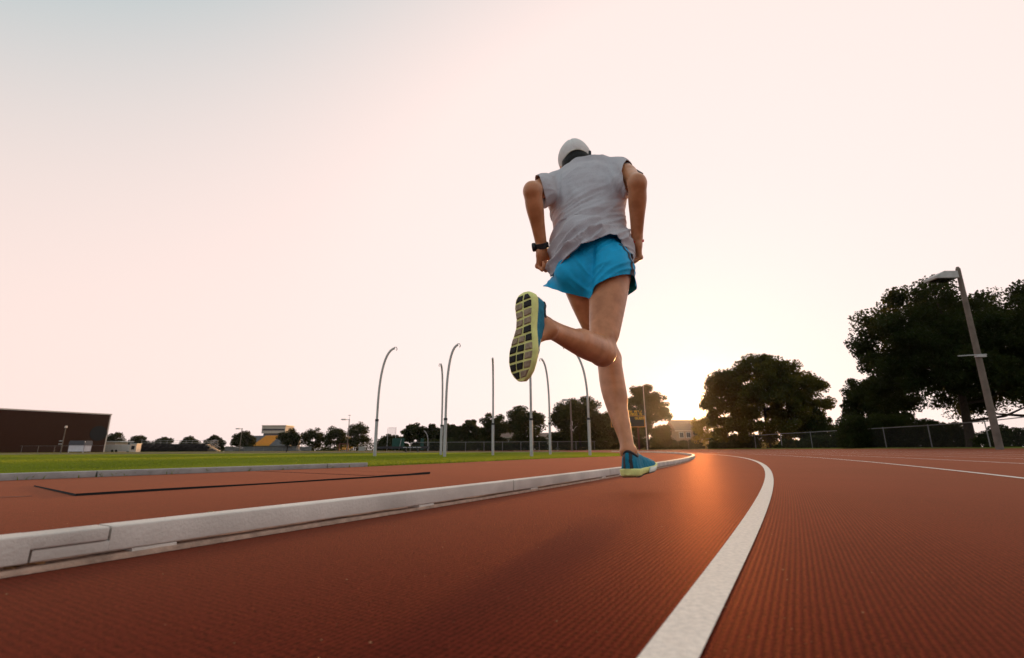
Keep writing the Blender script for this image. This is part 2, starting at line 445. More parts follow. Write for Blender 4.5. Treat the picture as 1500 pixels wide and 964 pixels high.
def rail(s0, s1, label, feet, first=None, last=None, group=None):
    mb = MB()
    if last:                                       # upper tongue of the lap joint lies over the next length
        rail_prism(mb, s0, s_a, WB, WF+.0022, ZB, ZT_); rail_prism(mb, s_a-.012, s_b, WB+.001, WF+.0020, ZB+.0185, ZT_-.0003)
    elif first:
        rail_prism(mb, s_a+.004, s_b+.02, WB, WF-.0006, ZB, ZB+.0175); rail_prism(mb, s_b+.0045, s1, WB, WF, ZB, ZT_)
    else: rail_prism(mb, s0, s1, WB, WF, ZB, ZT_)
    o = mb.build('kerb_rail', M_RAIL, None, True); tag(o, label, 'kerb rail', group)
    for s_ in feet:
        f = MB(); rail_prism(f, s_-.035, s_+.035, WB+.004, WF-.001, .0068, ZB-.0006, .002); f.build('foot', M_RAIL, o)
    return o
s_f = float(to_track(*ground(238, 806, .008))[0])
rail(-4, s_b, 'nearest white kerb rail length, its upper tongue lapping over the next rail', [-.6, s_a-.09], last=True, group='white rails along the inside of lane one')
rail(s_a, s_c, 'long white kerb rail length from the lap joint to the gap short of the runner', [s_f, s_f+.75], first=True, group='white rails along the inside of lane one')
rail(s_c+.012, s_d, 'white kerb rail length ending behind the runner\'s left shoe', [s_c+.2, s_d-.12], group='white rails along the inside of lane one')
s_e = s_d+.012; nfar = 0
while s_e < 34:
    ln = 3.05
    lab = 'white kerb rail length just past the runner\'s left shoe, where the bend begins' if nfar == 0 else ('white kerb rail length at the tip of the bend, furthest right of the rails' if nfar == 1 else 'white kerb rail length curving away round the far bend')
    rail(s_e, s_e+ln, lab, [s_e+.25, s_e+ln-.25] if nfar < 4 else [], group='white rails along the inside of lane one')
    s_e += ln+.012; nfar += 1

# low kerb between red infield and lawn
def infield_kerb(p, q, label):
    d = nrm(q-p); nrm_ = np.array((d[1], -d[0])); L_ = float(np.linalg.norm(q-p)); a_ = math.atan2(d[1], d[0])
    prof = round_rect(-.085, -.0, -.004, .041, .005)
    vs = [(p[0]+nrm_[0]*w+d[0]*y, p[1]+nrm_[1]*w+d[1]*y, z) for y in (0, L_) for w, z in prof]; n = len(prof)
    o = MB().add(vs, [tuple(range(n)), tuple(range(2*n-1, n-1, -1))]+[(i, (i+1) % n, (i+1) % n+n, i+n) for i in range(n)]).build('infield_kerb', M_CONC, None, True)
    tag(o, label, 'kerb', 'grey kerb lengths beside the lawn')
j1 = np.array(ground(107, 696, 0)); d0 = nrm(CURB_B-CURB_A)
along = lambda t: CURB_A+d0*t
t1 = float((j1-CURB_A)@d0); Lk = float(np.linalg.norm(CURB_B-CURB_A))
t2 = float((np.array(ground(383, 683, 0))-CURB_A)@d0)
infield_kerb(along(t1-3.2), along(t1-.006), 'low grey kerb length leaving the left edge of the picture, beside the lawn')
infield_kerb(along(t1+.006), along(t2-.006), 'low grey kerb length by the orange leaf, beside the lawn')
infield_kerb(along(t2+.006), along(Lk), 'low grey kerb length whose far end stops at the open lawn edge')
# dark seam at the foot of that kerb
# raised pit cover, its near edges lifting
A_, B_, C_p, D_p = np.array(ground(110, 726)), np.array(ground(50, 712)), np.array(ground(552, 699)), np.array(ground(372, 690.5))
E_p, F_p = np.array(ground(630, 694)), np.array(ground(500, 687))
def slab(quad, ztop, label, mat=M_TRACK):
    n = 14; vs = []; 
    for i in range(n+1):
        u = i/n
        p0 = quad[0]*(1-u)+quad[1]*u; p1 = quad[3]*(1-u)+quad[2]*u
        for k2, p in ((0, p0), (1, p1)):
            z = ztop[0]*(1-u)+ztop[1]*u if k2 == 0 else .003
            z += .0012*math.sin(u*9+k2)
            vs.append((p[0], p[1], z))
    base = [(x, y, -.0015) for x, y, z in vs]; m = len(vs)
    fs = [(2*i, 2*i+2, 2*i+3, 2*i+1) for i in range(n)]+[(2*i+m, 2*i+1+m, 2*i+3+m, 2*i+2+m) for i in range(n)]
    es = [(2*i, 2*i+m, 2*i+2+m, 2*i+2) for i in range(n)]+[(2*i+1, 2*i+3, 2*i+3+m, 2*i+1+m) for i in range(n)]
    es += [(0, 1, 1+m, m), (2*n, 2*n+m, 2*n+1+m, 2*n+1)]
    o = MB().add(vs+base, fs).build('pit_cover', mat); tag(o, label, 'pit cover', 'red covers let into the infield')
    em = MB().add(vs+base, es).build('shade_edge', M_DARK, o)  # black rim: the shade under the lifted edge is put into the colour
    me = o.data; uv = me.uv_layers.new(name='along')
    for l in me.loops:
        co = me.vertices[l.vertex_index].co; uv.data[l.index].uv = tuple(float(q) for q in to_track(co.x, co.y))
    return o
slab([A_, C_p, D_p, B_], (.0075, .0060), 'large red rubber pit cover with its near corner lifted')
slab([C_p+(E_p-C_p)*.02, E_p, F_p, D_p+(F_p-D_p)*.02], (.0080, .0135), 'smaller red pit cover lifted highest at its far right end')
sm = MB(); sm.add([(A_[0]-.16, A_[1]-.02, .0005), (A_[0]-.75, A_[1]-.35, .0005), (A_[0]-.75, A_[1]-.34, .0005), (A_[0]-.17, A_[1]-.005, .0005)], [(0, 1, 2, 3)])
o = sm.build('surface_crack', M_DARK); o['kind'] = 'structure'

# fallen leaves
def curled_leaf(name, x, y, z, L_, wd, hgt, rz, label, mat, seed):
    r_ = random.Random(seed); n = 9; vs = []
    for i in range(n):
        u = i/(n-1); half = wd/2*math.sin(math.pi*min(max(u, .04), .97))**.7*(1+.18*r_.uniform(-1, 1))
        for e in (-1, -.5, 0, .5, 1):
            zz = hgt*(abs(e)**1.6*.7+.45*math.sin(u*3.1))*(1 if e < .1 else .75)+.002+r_.uniform(0, hgt*.12)
            vs.append(((u-.5)*L_, half*e*(.75 if abs(e) == 1 else 1), zz))
    fs = [(i*5+j, i*5+j+1, i*5+j+6, i*5+j+5) for i in range(n-1) for j in range(4)]
    m = MB().add(vs, fs); m.tube([(-.5*L_, 0, .003), (-.68*L_, .004, .005)], .0012, 5)
    o = m.build(name, mat, None, True, loc=(x, y, z)); o.rotation_euler = (0, 0, rz)
    md = o.modifiers.new('t', 'SOLIDIFY'); md.thickness = .0012
    return tag(o, label, 'leaf')
x, y = ground(198, 695.5); curled_leaf('fallen_leaf', x, y, 0, .066, .05, .024, .3, 'bright orange curled leaf lying by the grey infield kerb', M_ORANGE, 3)
x, y = ground(306, 758); curled_leaf('fallen_leaf', x, y, 0, .030, .024, .012, .9, 'small tan leaf curled up behind the white kerb rail', M_DRYLEAF, 5)
x, y = ground(34, 838); curled_leaf('fallen_leaf', x, y, .004, .045, .016, .007, .7, 'narrow yellowed leaf under the nearest kerb rail', M_DRYLEAF, 8)
x, y = ground(14, 842); curled_leaf('fallen_leaf', x, y, .002, .016, .014, .006, .2, 'tiny pale leaf scrap in the shade of the nearest kerb rail', M_DRYLEAF, 9)
# crumbs and grit on the track
gr = MB(); r_ = random.Random(4)
def grit(x, y, s_):
    vs = [(x+r_.uniform(-1, 1)*s_, y+r_.uniform(-1, 1)*s_, .001+r_.uniform(0, 1)*s_*.8) for _ in range(5)]
    gr.add(vs, [(0, 1, 2), (0, 2, 3), (0, 3, 4), (1, 2, 4)])
for i in range(300):
    a = r_.uniform(R(-44), R(44)); d = .5+5*r_.random()**1.5; grit(d*math.sin(a), d*math.cos(a), r_.uniform(.0006, .0018))
o = gr.build('grit', M_DRYLEAF); o['kind'] = 'stuff'
print('struct', round(time.time()-T0, 1))

# ------------------------------------------------------------------ trees
def tree(name, px, Y, wid, hgt, label, seed, nleaf=6000, leaf=.22, trunk_h=.25, base_z=0.0, group=None, mat=None, shape='round', cat='tree', nclus=60, squash=1.0, py_base=None, thin=0.0, limbs=10, dens=.55):
    """px: where the trunk stands in the photograph at depth Y; wid, hgt in metres"""
    g = np.random.default_rng(seed)
    x0 = gx(px, Y); th = hgt*trunk_h
    t = thing(name, (x0, Y, base_z), label, cat, group)
    cz = (th*.7+hgt)/2; rz_ = (hgt-th*.7)/2; rx_ = wid/2
    d = g.normal(size=(nclus*4, 3)); d /= np.linalg.norm(d, axis=1)[:, None]
    keep = d[:, 2] > -.85
    d = d[keep][:nclus]
    la_ = .045 if shape == 'full' else .075
    lob = 1+la_*np.sin(d[:, 0]*5+seed)*np.sin(d[:, 2]*6+seed*.7)+la_*.7*np.sin(np.arctan2(d[:, 1], d[:, 0])*4+seed*1.3)
    r_ = (dens+(1-dens)*g.random(len(d))**.6)*lob*.95
    if shape == 'cone':
        zz = g.random(len(d))**1.25; ang = g.uniform(0, 2*np.pi, len(d)); rad_ = (1-zz)*(.5+.5*g.random(len(d)))
        c = np.stack((np.cos(ang)*rad_*rx_, np.sin(ang)*rad_*rx_, th*.4+zz*(hgt-th*.4)), 1); cr_ = .16*wid*(1.1-zz*.75)
    else:
        hx = np.where(d[:, 2] < 0, np.maximum(np.sqrt(1-d[:, 2]**2), .3)**-.6, 1.0); d[:, 0] *= hx; d[:, 1] *= hx
        c = d*r_[:, None]*np.array((rx_, rx_*squash, rz_)); c[:, 2] += cz
        if shape == 'full': c[:, 2] = np.maximum(np.where(c[:, 2] < cz, cz+(c[:, 2]-cz)*1.3, c[:, 2]), .06*hgt*(1+1.5*g.random(len(c))))
        if shape == 'dome': c[:, 2] = np.where(c[:, 2] < cz, cz+(c[:, 2]-cz)*.8, c[:, 2])
        if shape == 'spiky': c[:, 2] += .10*hgt*np.maximum(d[:, 2], 0)**2
        cr_ = np.full(len(c), 1.22*wid/max(nclus, 30)**.5)*(.7+.6*g.random(len(c)))
    per = g.multinomial(nleaf, cr_**2/np.sum(cr_**2)); ci = np.repeat(np.arange(len(c)), per); n = len(ci)
    o_ = g.normal(size=(n, 3)); o_ /= np.linalg.norm(o_, axis=1)[:, None]; o_ *= (g.random(n)**.55)[:, None]
    P_ = c[ci]+o_*cr_[ci][:, None]*np.array((1, 1, .72))
    P_[:, 2] = np.maximum(P_[:, 2], th*.4)
    a = g.normal(size=(n, 3)); a[:, 2] -= .35; a /= np.linalg.norm(a, axis=1)[:, None]
    b = np.cross(a, g.normal(size=(n, 3))); b /= np.linalg.norm(b, axis=1)[:, None]
    L_ = leaf*(.6+.8*g.random(n)); A_ = a*(L_*.5)[:, None]; B_ = b*(L_*.34)[:, None]
    V = np.stack((P_-A_, P_-A_*.1+B_, P_+A_, P_-A_*.1-B_), 1).reshape(-1, 3)
    F = np.arange(n*4).reshape(n, 4)
    link('crown', np_mesh('crown', V, F), mat or M_LEAF, t)
    tm = MB(); tw = max(.022*hgt, .05)
    bend = g.normal(size=2)*.03*hgt
    topz = hgt*.78 if shape == 'cone' else cz+rz_*.25
    sp = lambda u: (bend[0]*u*u, bend[1]*u*u, topz*u)
    tm.tube([(0, 0, -.1)]+[sp(u) for u in (.04, .3, .6, 1)], [tw*1.5, tw*1.15, tw*.9, tw*.6, tw*.15], 8)
    tm.build('trunk', M_BARK, t, True)
    if limbs:
        for i in g.choice(len(c), min(limbs, len(c)), replace=False):
            q = c[i]; u = min(.85, max(th/topz*.9, (q[2]-.35*np.hypot(q[0], q[1]))/topz)); p = np.array(sp(u)); mid = (p+q)/2+np.array((0, 0, -.06*hgt*.5))
            lm = MB(); lm.tube([tuple(p), tuple(mid), tuple(q)], [tw*.42, tw*.28, tw*.08], 6); lm.build('limb', M_BARK, t, True)
    return t
def shrub(name, px, Y, wid, dep, hgt, label, seed, n=3000, leaf=.12, base_z=0.0, group=None, mat=None, cat='shrub'):
    g = np.random.default_rng(seed); x0 = gx(px, Y)
    t = thing(name, (x0, Y, base_z), label, cat, group)
    m_ = max(8, int(wid/hgt*6)); c = np.stack((g.uniform(-.5, .5, m_)*wid*.85, g.uniform(-.5, .5, m_)*dep*.7, g.uniform(.25, .72, m_)*hgt), 1); cr_ = g.uniform(.26, .36, m_)*hgt
    ci = g.integers(0, m_, n); o_ = g.normal(size=(n, 3)); o_ /= np.linalg.norm(o_, axis=1)[:, None]; o_ *= (g.random(n)**.4)[:, None]
    P_ = c[ci]+o_*cr_[ci][:, None]; P_[:, 2] = np.abs(P_[:, 2])
    low = g.random(n) < .25; P_[low] = np.stack((g.uniform(-.5, .5, low.sum())*wid, g.uniform(-.5, .5, low.sum())*dep, g.uniform(0, .4, low.sum())*hgt), 1)
    a = g.normal(size=(n, 3)); a /= np.linalg.norm(a, axis=1)[:, None]; b = np.cross(a, g.normal(size=(n, 3))); b /= np.linalg.norm(b, axis=1)[:, None]
    L_ = leaf*(.6+.8*g.random(n)); A_ = a*(L_*.5)[:, None]; B_ = b*(L_*.34)[:, None]
    V = np.stack((P_-A_, P_-A_*.1+B_, P_+A_, P_-A_*.1-B_), 1).reshape(-1, 3)
    link('foliage', np_mesh('foliage', V, np.arange(n*4).reshape(n, 4)), mat or M_HEDGE, t)
    sm_ = MB()
    for i in range(4):
        q = c[i]; sm_.tube([(q[0]*.5, q[1]*.5, -.05), tuple(q)], [.03*hgt, .012*hgt], 5)
    sm_.build('stem', M_BARK, t)
    return t
ROWG = 'trees standing round the field'
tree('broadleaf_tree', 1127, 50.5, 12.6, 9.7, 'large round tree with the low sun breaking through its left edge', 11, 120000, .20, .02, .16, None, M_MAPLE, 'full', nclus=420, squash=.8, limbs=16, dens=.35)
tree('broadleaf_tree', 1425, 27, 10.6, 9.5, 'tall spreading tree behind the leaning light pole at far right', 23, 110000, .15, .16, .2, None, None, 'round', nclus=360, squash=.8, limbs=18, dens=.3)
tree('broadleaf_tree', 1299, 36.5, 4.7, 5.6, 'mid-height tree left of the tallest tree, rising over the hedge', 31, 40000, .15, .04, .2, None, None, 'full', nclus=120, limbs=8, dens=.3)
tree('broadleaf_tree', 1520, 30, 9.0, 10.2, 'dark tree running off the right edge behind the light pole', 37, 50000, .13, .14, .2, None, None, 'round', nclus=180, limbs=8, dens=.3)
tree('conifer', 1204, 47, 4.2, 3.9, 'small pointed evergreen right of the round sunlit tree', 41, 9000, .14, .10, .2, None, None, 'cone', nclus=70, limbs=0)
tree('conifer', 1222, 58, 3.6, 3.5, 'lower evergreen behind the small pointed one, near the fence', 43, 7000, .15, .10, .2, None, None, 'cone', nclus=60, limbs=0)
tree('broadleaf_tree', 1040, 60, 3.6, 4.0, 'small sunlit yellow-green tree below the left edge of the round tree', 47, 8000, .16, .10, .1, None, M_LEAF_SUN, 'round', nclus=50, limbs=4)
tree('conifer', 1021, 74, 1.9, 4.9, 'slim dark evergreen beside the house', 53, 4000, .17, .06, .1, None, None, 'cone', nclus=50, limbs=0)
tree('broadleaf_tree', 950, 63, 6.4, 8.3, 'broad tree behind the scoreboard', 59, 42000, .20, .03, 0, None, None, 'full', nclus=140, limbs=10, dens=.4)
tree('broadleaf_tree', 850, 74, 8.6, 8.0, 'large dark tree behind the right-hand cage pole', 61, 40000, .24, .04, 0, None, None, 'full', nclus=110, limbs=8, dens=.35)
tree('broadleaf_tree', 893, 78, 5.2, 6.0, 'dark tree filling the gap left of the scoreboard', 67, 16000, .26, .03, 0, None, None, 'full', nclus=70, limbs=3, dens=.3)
row = [(770, 82, 7.3, 7.3, 'rounded dark tree behind the central cage poles'), (722, 88, 5.8, 6.4, 'dark tree straight behind the straight cage pole'),
       (687, 92, 4.6, 5.8, 'dark tree left of the straight cage pole'), (660, 96, 4.2, 5.2, 'dark tree behind the paired cage poles'), (634, 100, 4.6, 5.0, 'dark tree right of the green net'),
       (605, 98, 5.0, 5.4, 'separate round tree beside the green net'), (573, 112, 6.0, 3.4, 'low dark tree left of the green net'),
       (741, 98, 4.4, 4.6, 'low dark tree between two rounded trees behind the cage'), (705, 100, 4.6, 4.8, 'low dark tree filling a gap in the row behind the cage')]
for i, (px, Y, w_, h_, lab) in enumerate(row):
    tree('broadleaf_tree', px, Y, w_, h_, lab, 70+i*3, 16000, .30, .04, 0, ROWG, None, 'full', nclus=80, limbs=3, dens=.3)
lone = [(523, 116, 5.6, 5.7, 'spiky-topped tree right of the second light pole', 'spiky'), (490, 120, 4.9, 5.5, 'young round tree left of the second light pole', 'round'), (457, 122, 5.3, 5.4, 'young round tree right of the grandstand', 'round'),
        (421, 118, 4.4, 5.2, 'dark round tree standing before the grandstand', 'round'), (356, 120, 4.8, 4.5, 'bushy tree behind the first light pole', 'round'), (313, 150, 5.0, 4.2, 'small spiky tree right of the bleachers', 'spiky'),
        (277, 155, 5.0, 4.2, 'flat-topped tree over the right end of the bleachers', 'dome'), (238, 155, 4.8, 4.4, 'flat-topped tree over the middle of the bleachers', 'dome'), (201, 150, 5.2, 4.6, 'flat-topped tree over the left end of the bleachers', 'dome'), (164, 135, 4.6, 4.8, 'small tree peeping out behind the brick building', 'spiky')]
for i, (px, Y, w_, h_, lab, shp_) in enumerate(lone):
    tree('broadleaf_tree', px, Y, w_, h_, lab, 130+i*3, 8000, .29, .20, 0, ROWG, None, shp_, nclus=40, limbs=4)
tree('broadleaf_tree', 505, 150, 5, 4.6, 'golden backlit tree behind the second light pole', 170, 3000, .3, .15, 0, ROWG, M_LEAF_SUN, 'round', nclus=30, limbs=0)
# low growth
shrub('hedge', 1330, 33.5, 8.6, 1.6, 2.35, 'long clipped hedge behind the fence at right', 3, 70000, .12, .2, None, None, 'hedge')
shrub('shrub', 1252, 37.5, 2.6, 1.8, 1.9, 'rounded bush at the left end of the hedge', 5, 16000, .12, .2)
shrub('shrub', 1500, 24.5, 4.4, 1.0, 1.1, 'low leafy bush at the foot of the light pole', 7, 14000, .10, .2)
for i, (px, Y, w_, h_, lab) in enumerate([(1092, 50.0, 2.8, 1.7, 'dense bush against the trunk of the round tree'), (1165, 43.5, 3.4, .9, 'low weedy bush along the fence right of the round tree'), (1212, 39.8, 3.0, 1.1, 'weedy bush by the fence below the small evergreens'), (1060, 57, 3.4, 1.3, 'bush along the fence below the sunlit little tree'),
        (1005, 67, 4.0, 1.3, 'bush in front of the house'), (960, 66, 6.0, 1.5, 'tangled bush right of the scoreboard posts'), (893, 70, 4.0, 2.0, 'dark bush left of the scoreboard'), (850, 72, 4.5, 1.2, 'low bush under the large dark tree'), (728, 76, 5, 1.3, 'low bush under the trees behind the straight cage pole'), (668, 80, 5, 1.3, 'low bush behind the paired cage poles')]):
    shrub('shrub', px, Y, w_, 1.4, h_, lab, 20+i, 9000, .16, .12 if px > 1000 else 0)
shrub('hedge', 795, 88, gx(1000, 88)-gx(590, 88), 1.6, 2.3, 'long dark hedge running behind the row of trees and the far fence', 77, 40000, .28, 0, None, None, 'hedge')
shrub('hedge', 1110, 120, gx(1250, 120)-gx(985, 120), 2, 2.4, 'added green hedge standing in for the sunlit lawn far beyond the round tree', 79, 26000, .32, 0, None, M_LEAF_SUN, 'hedge')  # hedge added in place of bright lawn, closes sky gaps under the crown
g_ = np.random.default_rng(9); n = 26000
X_ = g_.uniform(gx(158, 175), gx(905, 175), n); H_ = 1.9*(1+.35*np.sin(X_*.21)+.25*np.sin(X_*.63+1)); P_ = np.stack((X_, 175+g_.normal(size=n)*1.5, g_.random(n)*H_), 1)
a = g_.normal(size=(n, 3)); a /= np.linalg.norm(a, axis=1)[:, None]; b = np.cross(a, g_.normal(size=(n, 3))); b /= np.linalg.norm(b, axis=1)[:, None]
V = np.stack((P_-a*.22, P_+b*.15, P_+a*.22, P_-b*.15), 1).reshape(-1, 3)
o = link('far_wood', np_mesh('far_wood', V, np.arange(n*4).reshape(n, 4)), M_LEAF); o['kind'] = 'stuff'
print('trees', round(time.time()-T0, 1))

# ------------------------------------------------------------------ throwing-cage poles on the lawn
def cage_pole(px, Y, top, lean, label, hook=True):
    """top: photograph pixel of the tip; the lower sleeve is straight, the upper tube curves over by lean metres"""
    x0 = gx(px, Y); tip = at(*top, Y)
    t = thing('cage_pole', (x0, Y, -.006), label, 'cage pole', 'bent poles of the throwing cage')
    H = float(tip[2])+.006; dx = float(tip[0]-x0)
    low = MB(); low.tube([(0, 0, 0), (0, 0, H*.32)], .042, 12); low.build('sleeve', M_GALV, t, True)
    pts = [(0, 0, H*.30)]
    for u in np.linspace(0, 1, 14):
        z = H*.45+(H*.55)*math.sin(u*math.pi/2*.93)/math.sin(math.pi/2*.93)
        pts.append((dx*u**2.2, lean*u**2.2, z))
    upm = MB(); upm.tube(pts, .031, 12); upm.build('bent_tube', M_STEEL, t, True)
    cl = MB(); cl.tube([(0, 0, H*.315), (0, 0, H*.335)], .049, 12); cl.build('clamp', M_BLACK, t)
    if hook:
        e = Vector(pts[-1]); s_ = 1 if dx > 0 else -1
        hk = MB(); hk.tube([e+Vector((-s_*.02, 0, .025)), e+Vector((s_*.05, 0, .03)), e+Vector((s_*.07, 0, -.03)), e+Vector((s_*.05, 0, -.07))], .010, 6); hk.build('hook', M_DARK, t)
    return t
cage_pole(549.5, 13.4, (577, 509), .1, 'leftmost bent pole, standing alone on the lawn')
cage_pole(646, 16.6, (647.5, 536), -.25, 'thin dark-tipped pole standing behind a taller one left of centre')
cage_pole(651.5, 12.6, (670, 504), .1, 'tall pale bent pole in front of a thinner pole')
cage_pole(722, 15.5, (722.5, 529), -.5, 'straight-looking pole midway between the pair and the raised shoe', False)
cage_pole(778.5, 12.1, (776, 505), .5, 'pole whose top is hidden by the raised shoe', False)
cage_pole(806, 16.0, (793, 528), -.2, 'bent pole just right of the raised shoe')
cage_pole(864, 14.0, (829, 507), .1, 'rightmost bent pole, curving left towards the raised leg')

# ------------------------------------------------------------------ light poles
def field_light(px, Y, H, arm, label, r=.12, extra=None):
    t = thing('light_pole', (gx(px, Y), Y, 0), label, 'light pole', 'field light poles')
    m = MB(); m.tube([(0, 0, 0), (0, 0, H)], [r, r*.7], 8); m.build('pole', M_WOODP, t, True)
    if arm:
        m = MB(); m.box((arm*.5, 0, H-.12), (abs(arm), .10, .10)); m.build('arm', M_STEEL, t)
        m = MB(); m.box((arm*.78, 0, H-.10), (abs(arm)*.62, .5, .22)); m.build('lamp_head', M_STEEL, t, False, .03)
    if extra == 'top':
        m = MB(); m.tube([(0, 0, H), (0, 0, H+.7)], .03, 6); m.box((0, 0, H+.7), (.5, .1, .1)); m.build('camera_mast', M_STEEL, t)
    if extra == 'steps':
        for z in (.36, .48):
            m = MB(); m.box((-.22, 0, H*z), (.42, .16, .10)); m.build('bracket', M_STEEL, t)
        m = MB(); m.tube([(0, 0, H), (0, 0, H+.25)], [.16, .1], 8); m.build('cap', M_TRIM, t)
    return t
field_light(351, 108, 5.0, -1.2, 'light pole with a single head left of the grandstand')
field_light(508.5, 95, 6.1, -1.4, 'taller light pole with a little mast on top, right of the young trees', .11, 'top')
field_light(838, 58, 6.0, -.9, 'light pole standing against the large dark tree', .11)
field_light(90, 62, 3.1, 0, 'short plain pole with two brackets before the brick building', .07, 'steps')
# the big leaning pole at right
lp = at(1463, 651, 19.3)
t = thing('light_pole', (float(lp[0]), 19.3, .2), 'tall wooden light pole with a flat lamp head, close by at far right', 'light pole', 'field light poles')
tp = at(1403, 394, 19.3)-np.array((lp[0], 19.3, .2)); H = float(tp[2]); tx = float(tp[0])
m = MB(); m.tube([(0, 0, -.2), (tx*.5, 0, H*.5), (tx, 0, H)], [.125, .105, .085], 16); m.tube([(tx, 0, H), (tx*1.002, 0, H+.09)], [.08, .045], 16); m.build('pole', M_WOODP, t, True)
m = MB(); m.tube([(tx, 0, H-.36), (tx-.42, 0, H-.36)], .045, 8); m.build('arm', M_STEEL, t)
hd = MB(); hd.add([(tx-.34+a*1.0, y_, z_) for (a, y_, z_) in [(0, -.33, H-.50), (0, .33, H-.50), (0, .33, H-.20), (0, -.33, H-.20), (-.95, -.33, H-.52), (-.95, .33, H-.52), (-.95, .33, H-.42), (-.95, -.33, H-.42), (-.55, -.33, H-.20), (-.55, .33, H-.20)]],
   [(0, 1, 2, 3), (4, 7, 6, 5), (0, 4, 5, 1), (3, 2, 9, 8), (8, 9, 6, 7), (0, 3, 8, 7, 4), (1, 5, 6, 9, 2)]); lh = hd.build('lamp_head', M_STEEL, t, False, .012)
ln = MB(); ln.box((tx-.80, 0, H-.517), (.8, .56, .012)); ln.build('lens', M_GLASSD, lh)
zb = H*.485; xb = tx*.485
m = MB(); m.tube([(xb+.22, -.14, zb+.06), (xb-.95, -.14, zb)], .022, 6); m.build('cross_bar', M_GALV, t)
m = MB(); m.box((xb, -.10, zb), (.42, .10, .09)); m.build('bracket', M_GALV, t, False, .01)

# ------------------------------------------------------------------ fences
def fence(label, pts, H, rail_r=.022, post_r=.028, link_mat=None, name='chain_link_fence'):
    """pts: (x, y, z of the ground) of each post"""
    p0 = Vector(pts[0]); t = thing(name, tuple(p0), label, 'fence')
    rel = [Vector(p)-p0 for p in pts]
    for p in rel:
        m = MB(); m.tube([p, p+Vector((0, 0, H+.02))], post_r, 8); m.tube([p+Vector((0, 0, H+.02)), p+Vector((0, 0, H+.06))], [post_r*1.25, post_r*.4], 8); m.build('post', M_FENCE, t, True)
    m = MB(); m.tube([p+Vector((0, 0, H-.005)) for p in rel], rail_r, 8); m.build('top_rail', M_FENCE, t, True)
    m = MB()
    off = .03
    for a, b in zip(rel[:-1], rel[1:]):
        m.add([a+Vector((off, off, .04)), b+Vector((off, off, .04)), b+Vector((off, off, H-.03)), a+Vector((off, off, H-.03))], [(0, 1, 2, 3)])
    m.build('chain_link', link_mat or M_LINK, t)
    return t
fp = []
for px, Y in ((1590, 17.5), (1515, 20.5), (1451.5, 24), (1366, 28.0), (1299, 31.5), (1241.5, 35), (1190.5, 39), (1146, 43), (1107.5, 47.5), (1072, 52.5), (1041, 58), (1009, 64)):
    fp.append((gx(px, Y), Y, .2 if Y < 45 else .2-(Y-45)*.006))
fence('galvanised chain-link fence running past the hedge and the round tree', fp, 1.22, .022, .024)
fp = [(gx(px, 70), 70, 0) for px in range(1006, 590, -27)]
fence('chain-link fence in front of the trees behind the throwing cage', fp, 1.25, .03, .035, mesh_mat('far_chain_link', (.06, .06, .055), .16))
fp = [(gx(px, 96), 96, 0) for px in range(-40, 165, 24)]
fence('low chain-link fence along the foot of the brick building', fp, 1.3, .02, .03)
fp = [(gx(px, 118), 118, 0) for px in range(330, 470, 14)]
fence('low grey fence in front of the grandstand', fp, 1.1, .04, .045, mesh_mat('dense_fence_mesh', (.13, .13, .135), .7))

# ------------------------------------------------------------------ buildings
# brick hall on the left
b0, b1 = np.array((gx(-130, 84), 84.0)), np.array((gx(152, 108), 108.0))
H0 = 8.0
bt = thing('brick_building', (float(b1[0]), float(b1[1]), 0), 'long windowless dark brick hall at the left edge', 'building')
d_ = b0-b1; ang = math.atan2(d_[1], d_[0]); L_ = float(np.linalg.norm(d_))
m = MB(); c_ = d_/2+nrm((-d_[1], d_[0]))*-0.0
nb_ = nrm((d_[1], -d_[0])); nb_ = nb_ if nb_[1] > 0 else -nb_
cc_ = d_/2+nb_*12
m.box((cc_[0], cc_[1], H0/2), (L_, 24, H0), ang); m.build('wall', M_BRICK, bt)
m = MB(); m.box((cc_[0], cc_[1], H0+.12), (L_+.5, 24.5, .24), ang); m.build('roof_edge', M_TRIM, bt)
pm_ = d_*.055-nb_*.06
dm = MB(); dv = nrm(d_)
pts = [(pm_[0]+dv[0]*math.cos(q)*1.55, pm_[1]+dv[1]*math.cos(q)*1.55, 4.0+1.6*math.sin(q)) for q in np.linspace(0, 2*math.pi, 28, endpoint=False)]
pts2 = [(x+nb_[0]*.05, y+nb_[1]*.05, z) for x, y, z in pts]
dm.add(pts+pts2, [tuple(range(28)), tuple(range(55, 27, -1))]+[(i, (i+1) % 28, (i+1) % 28+28, i+28) for i in range(28)]); dm.build('round_panel', M_DARK, bt)
m = MB(); pc_ = -dv*.12+nb_*.15; m.box((pc_[0], pc_[1], H0/2), (.22, .3, H0), ang); m.build('corner_trim', M_TRIM, bt)
# bricks of the wall are far below a pixel; courses come from the material
# dugout, trailers, bleachers
st = thing('dugout', (gx(117, 90), 90, 0), 'white-fronted dugout with a dark roof before the brick hall', 'dugout')
m = MB(); m.box((0, 0, .75), (2.7, 1.6, 1.1)); m.build('wall', M_WHITEP, st)
m = MB(); m.prism([(-1.42, 1.3), (1.42, 1.3), (1.30, 2.1), (-1.30, 2.1)], -.9, .9); m.build('roof', M_GLASSD, st)
for sx in (-1.3, 1.3):
    m = MB(); m.box((sx, -.7, 1.0), (.1, .1, 2.0)); m.build('post', M_WHITEP, st)
tr_ = thing('equipment_trailer', (gx(178, 116), 116, 0), 'pale grey trailer left of the bleachers', 'trailer')
m = MB(); m.box((0, 0, .95), (6.2, 2.2, 1.5)); m.build('body', M_WHITEP, tr_, False, .05)
m = MB(); m.box((2.9, -1.12, .9), (.3, .06, 1.3)); m.build('door', M_TRIM, tr_)
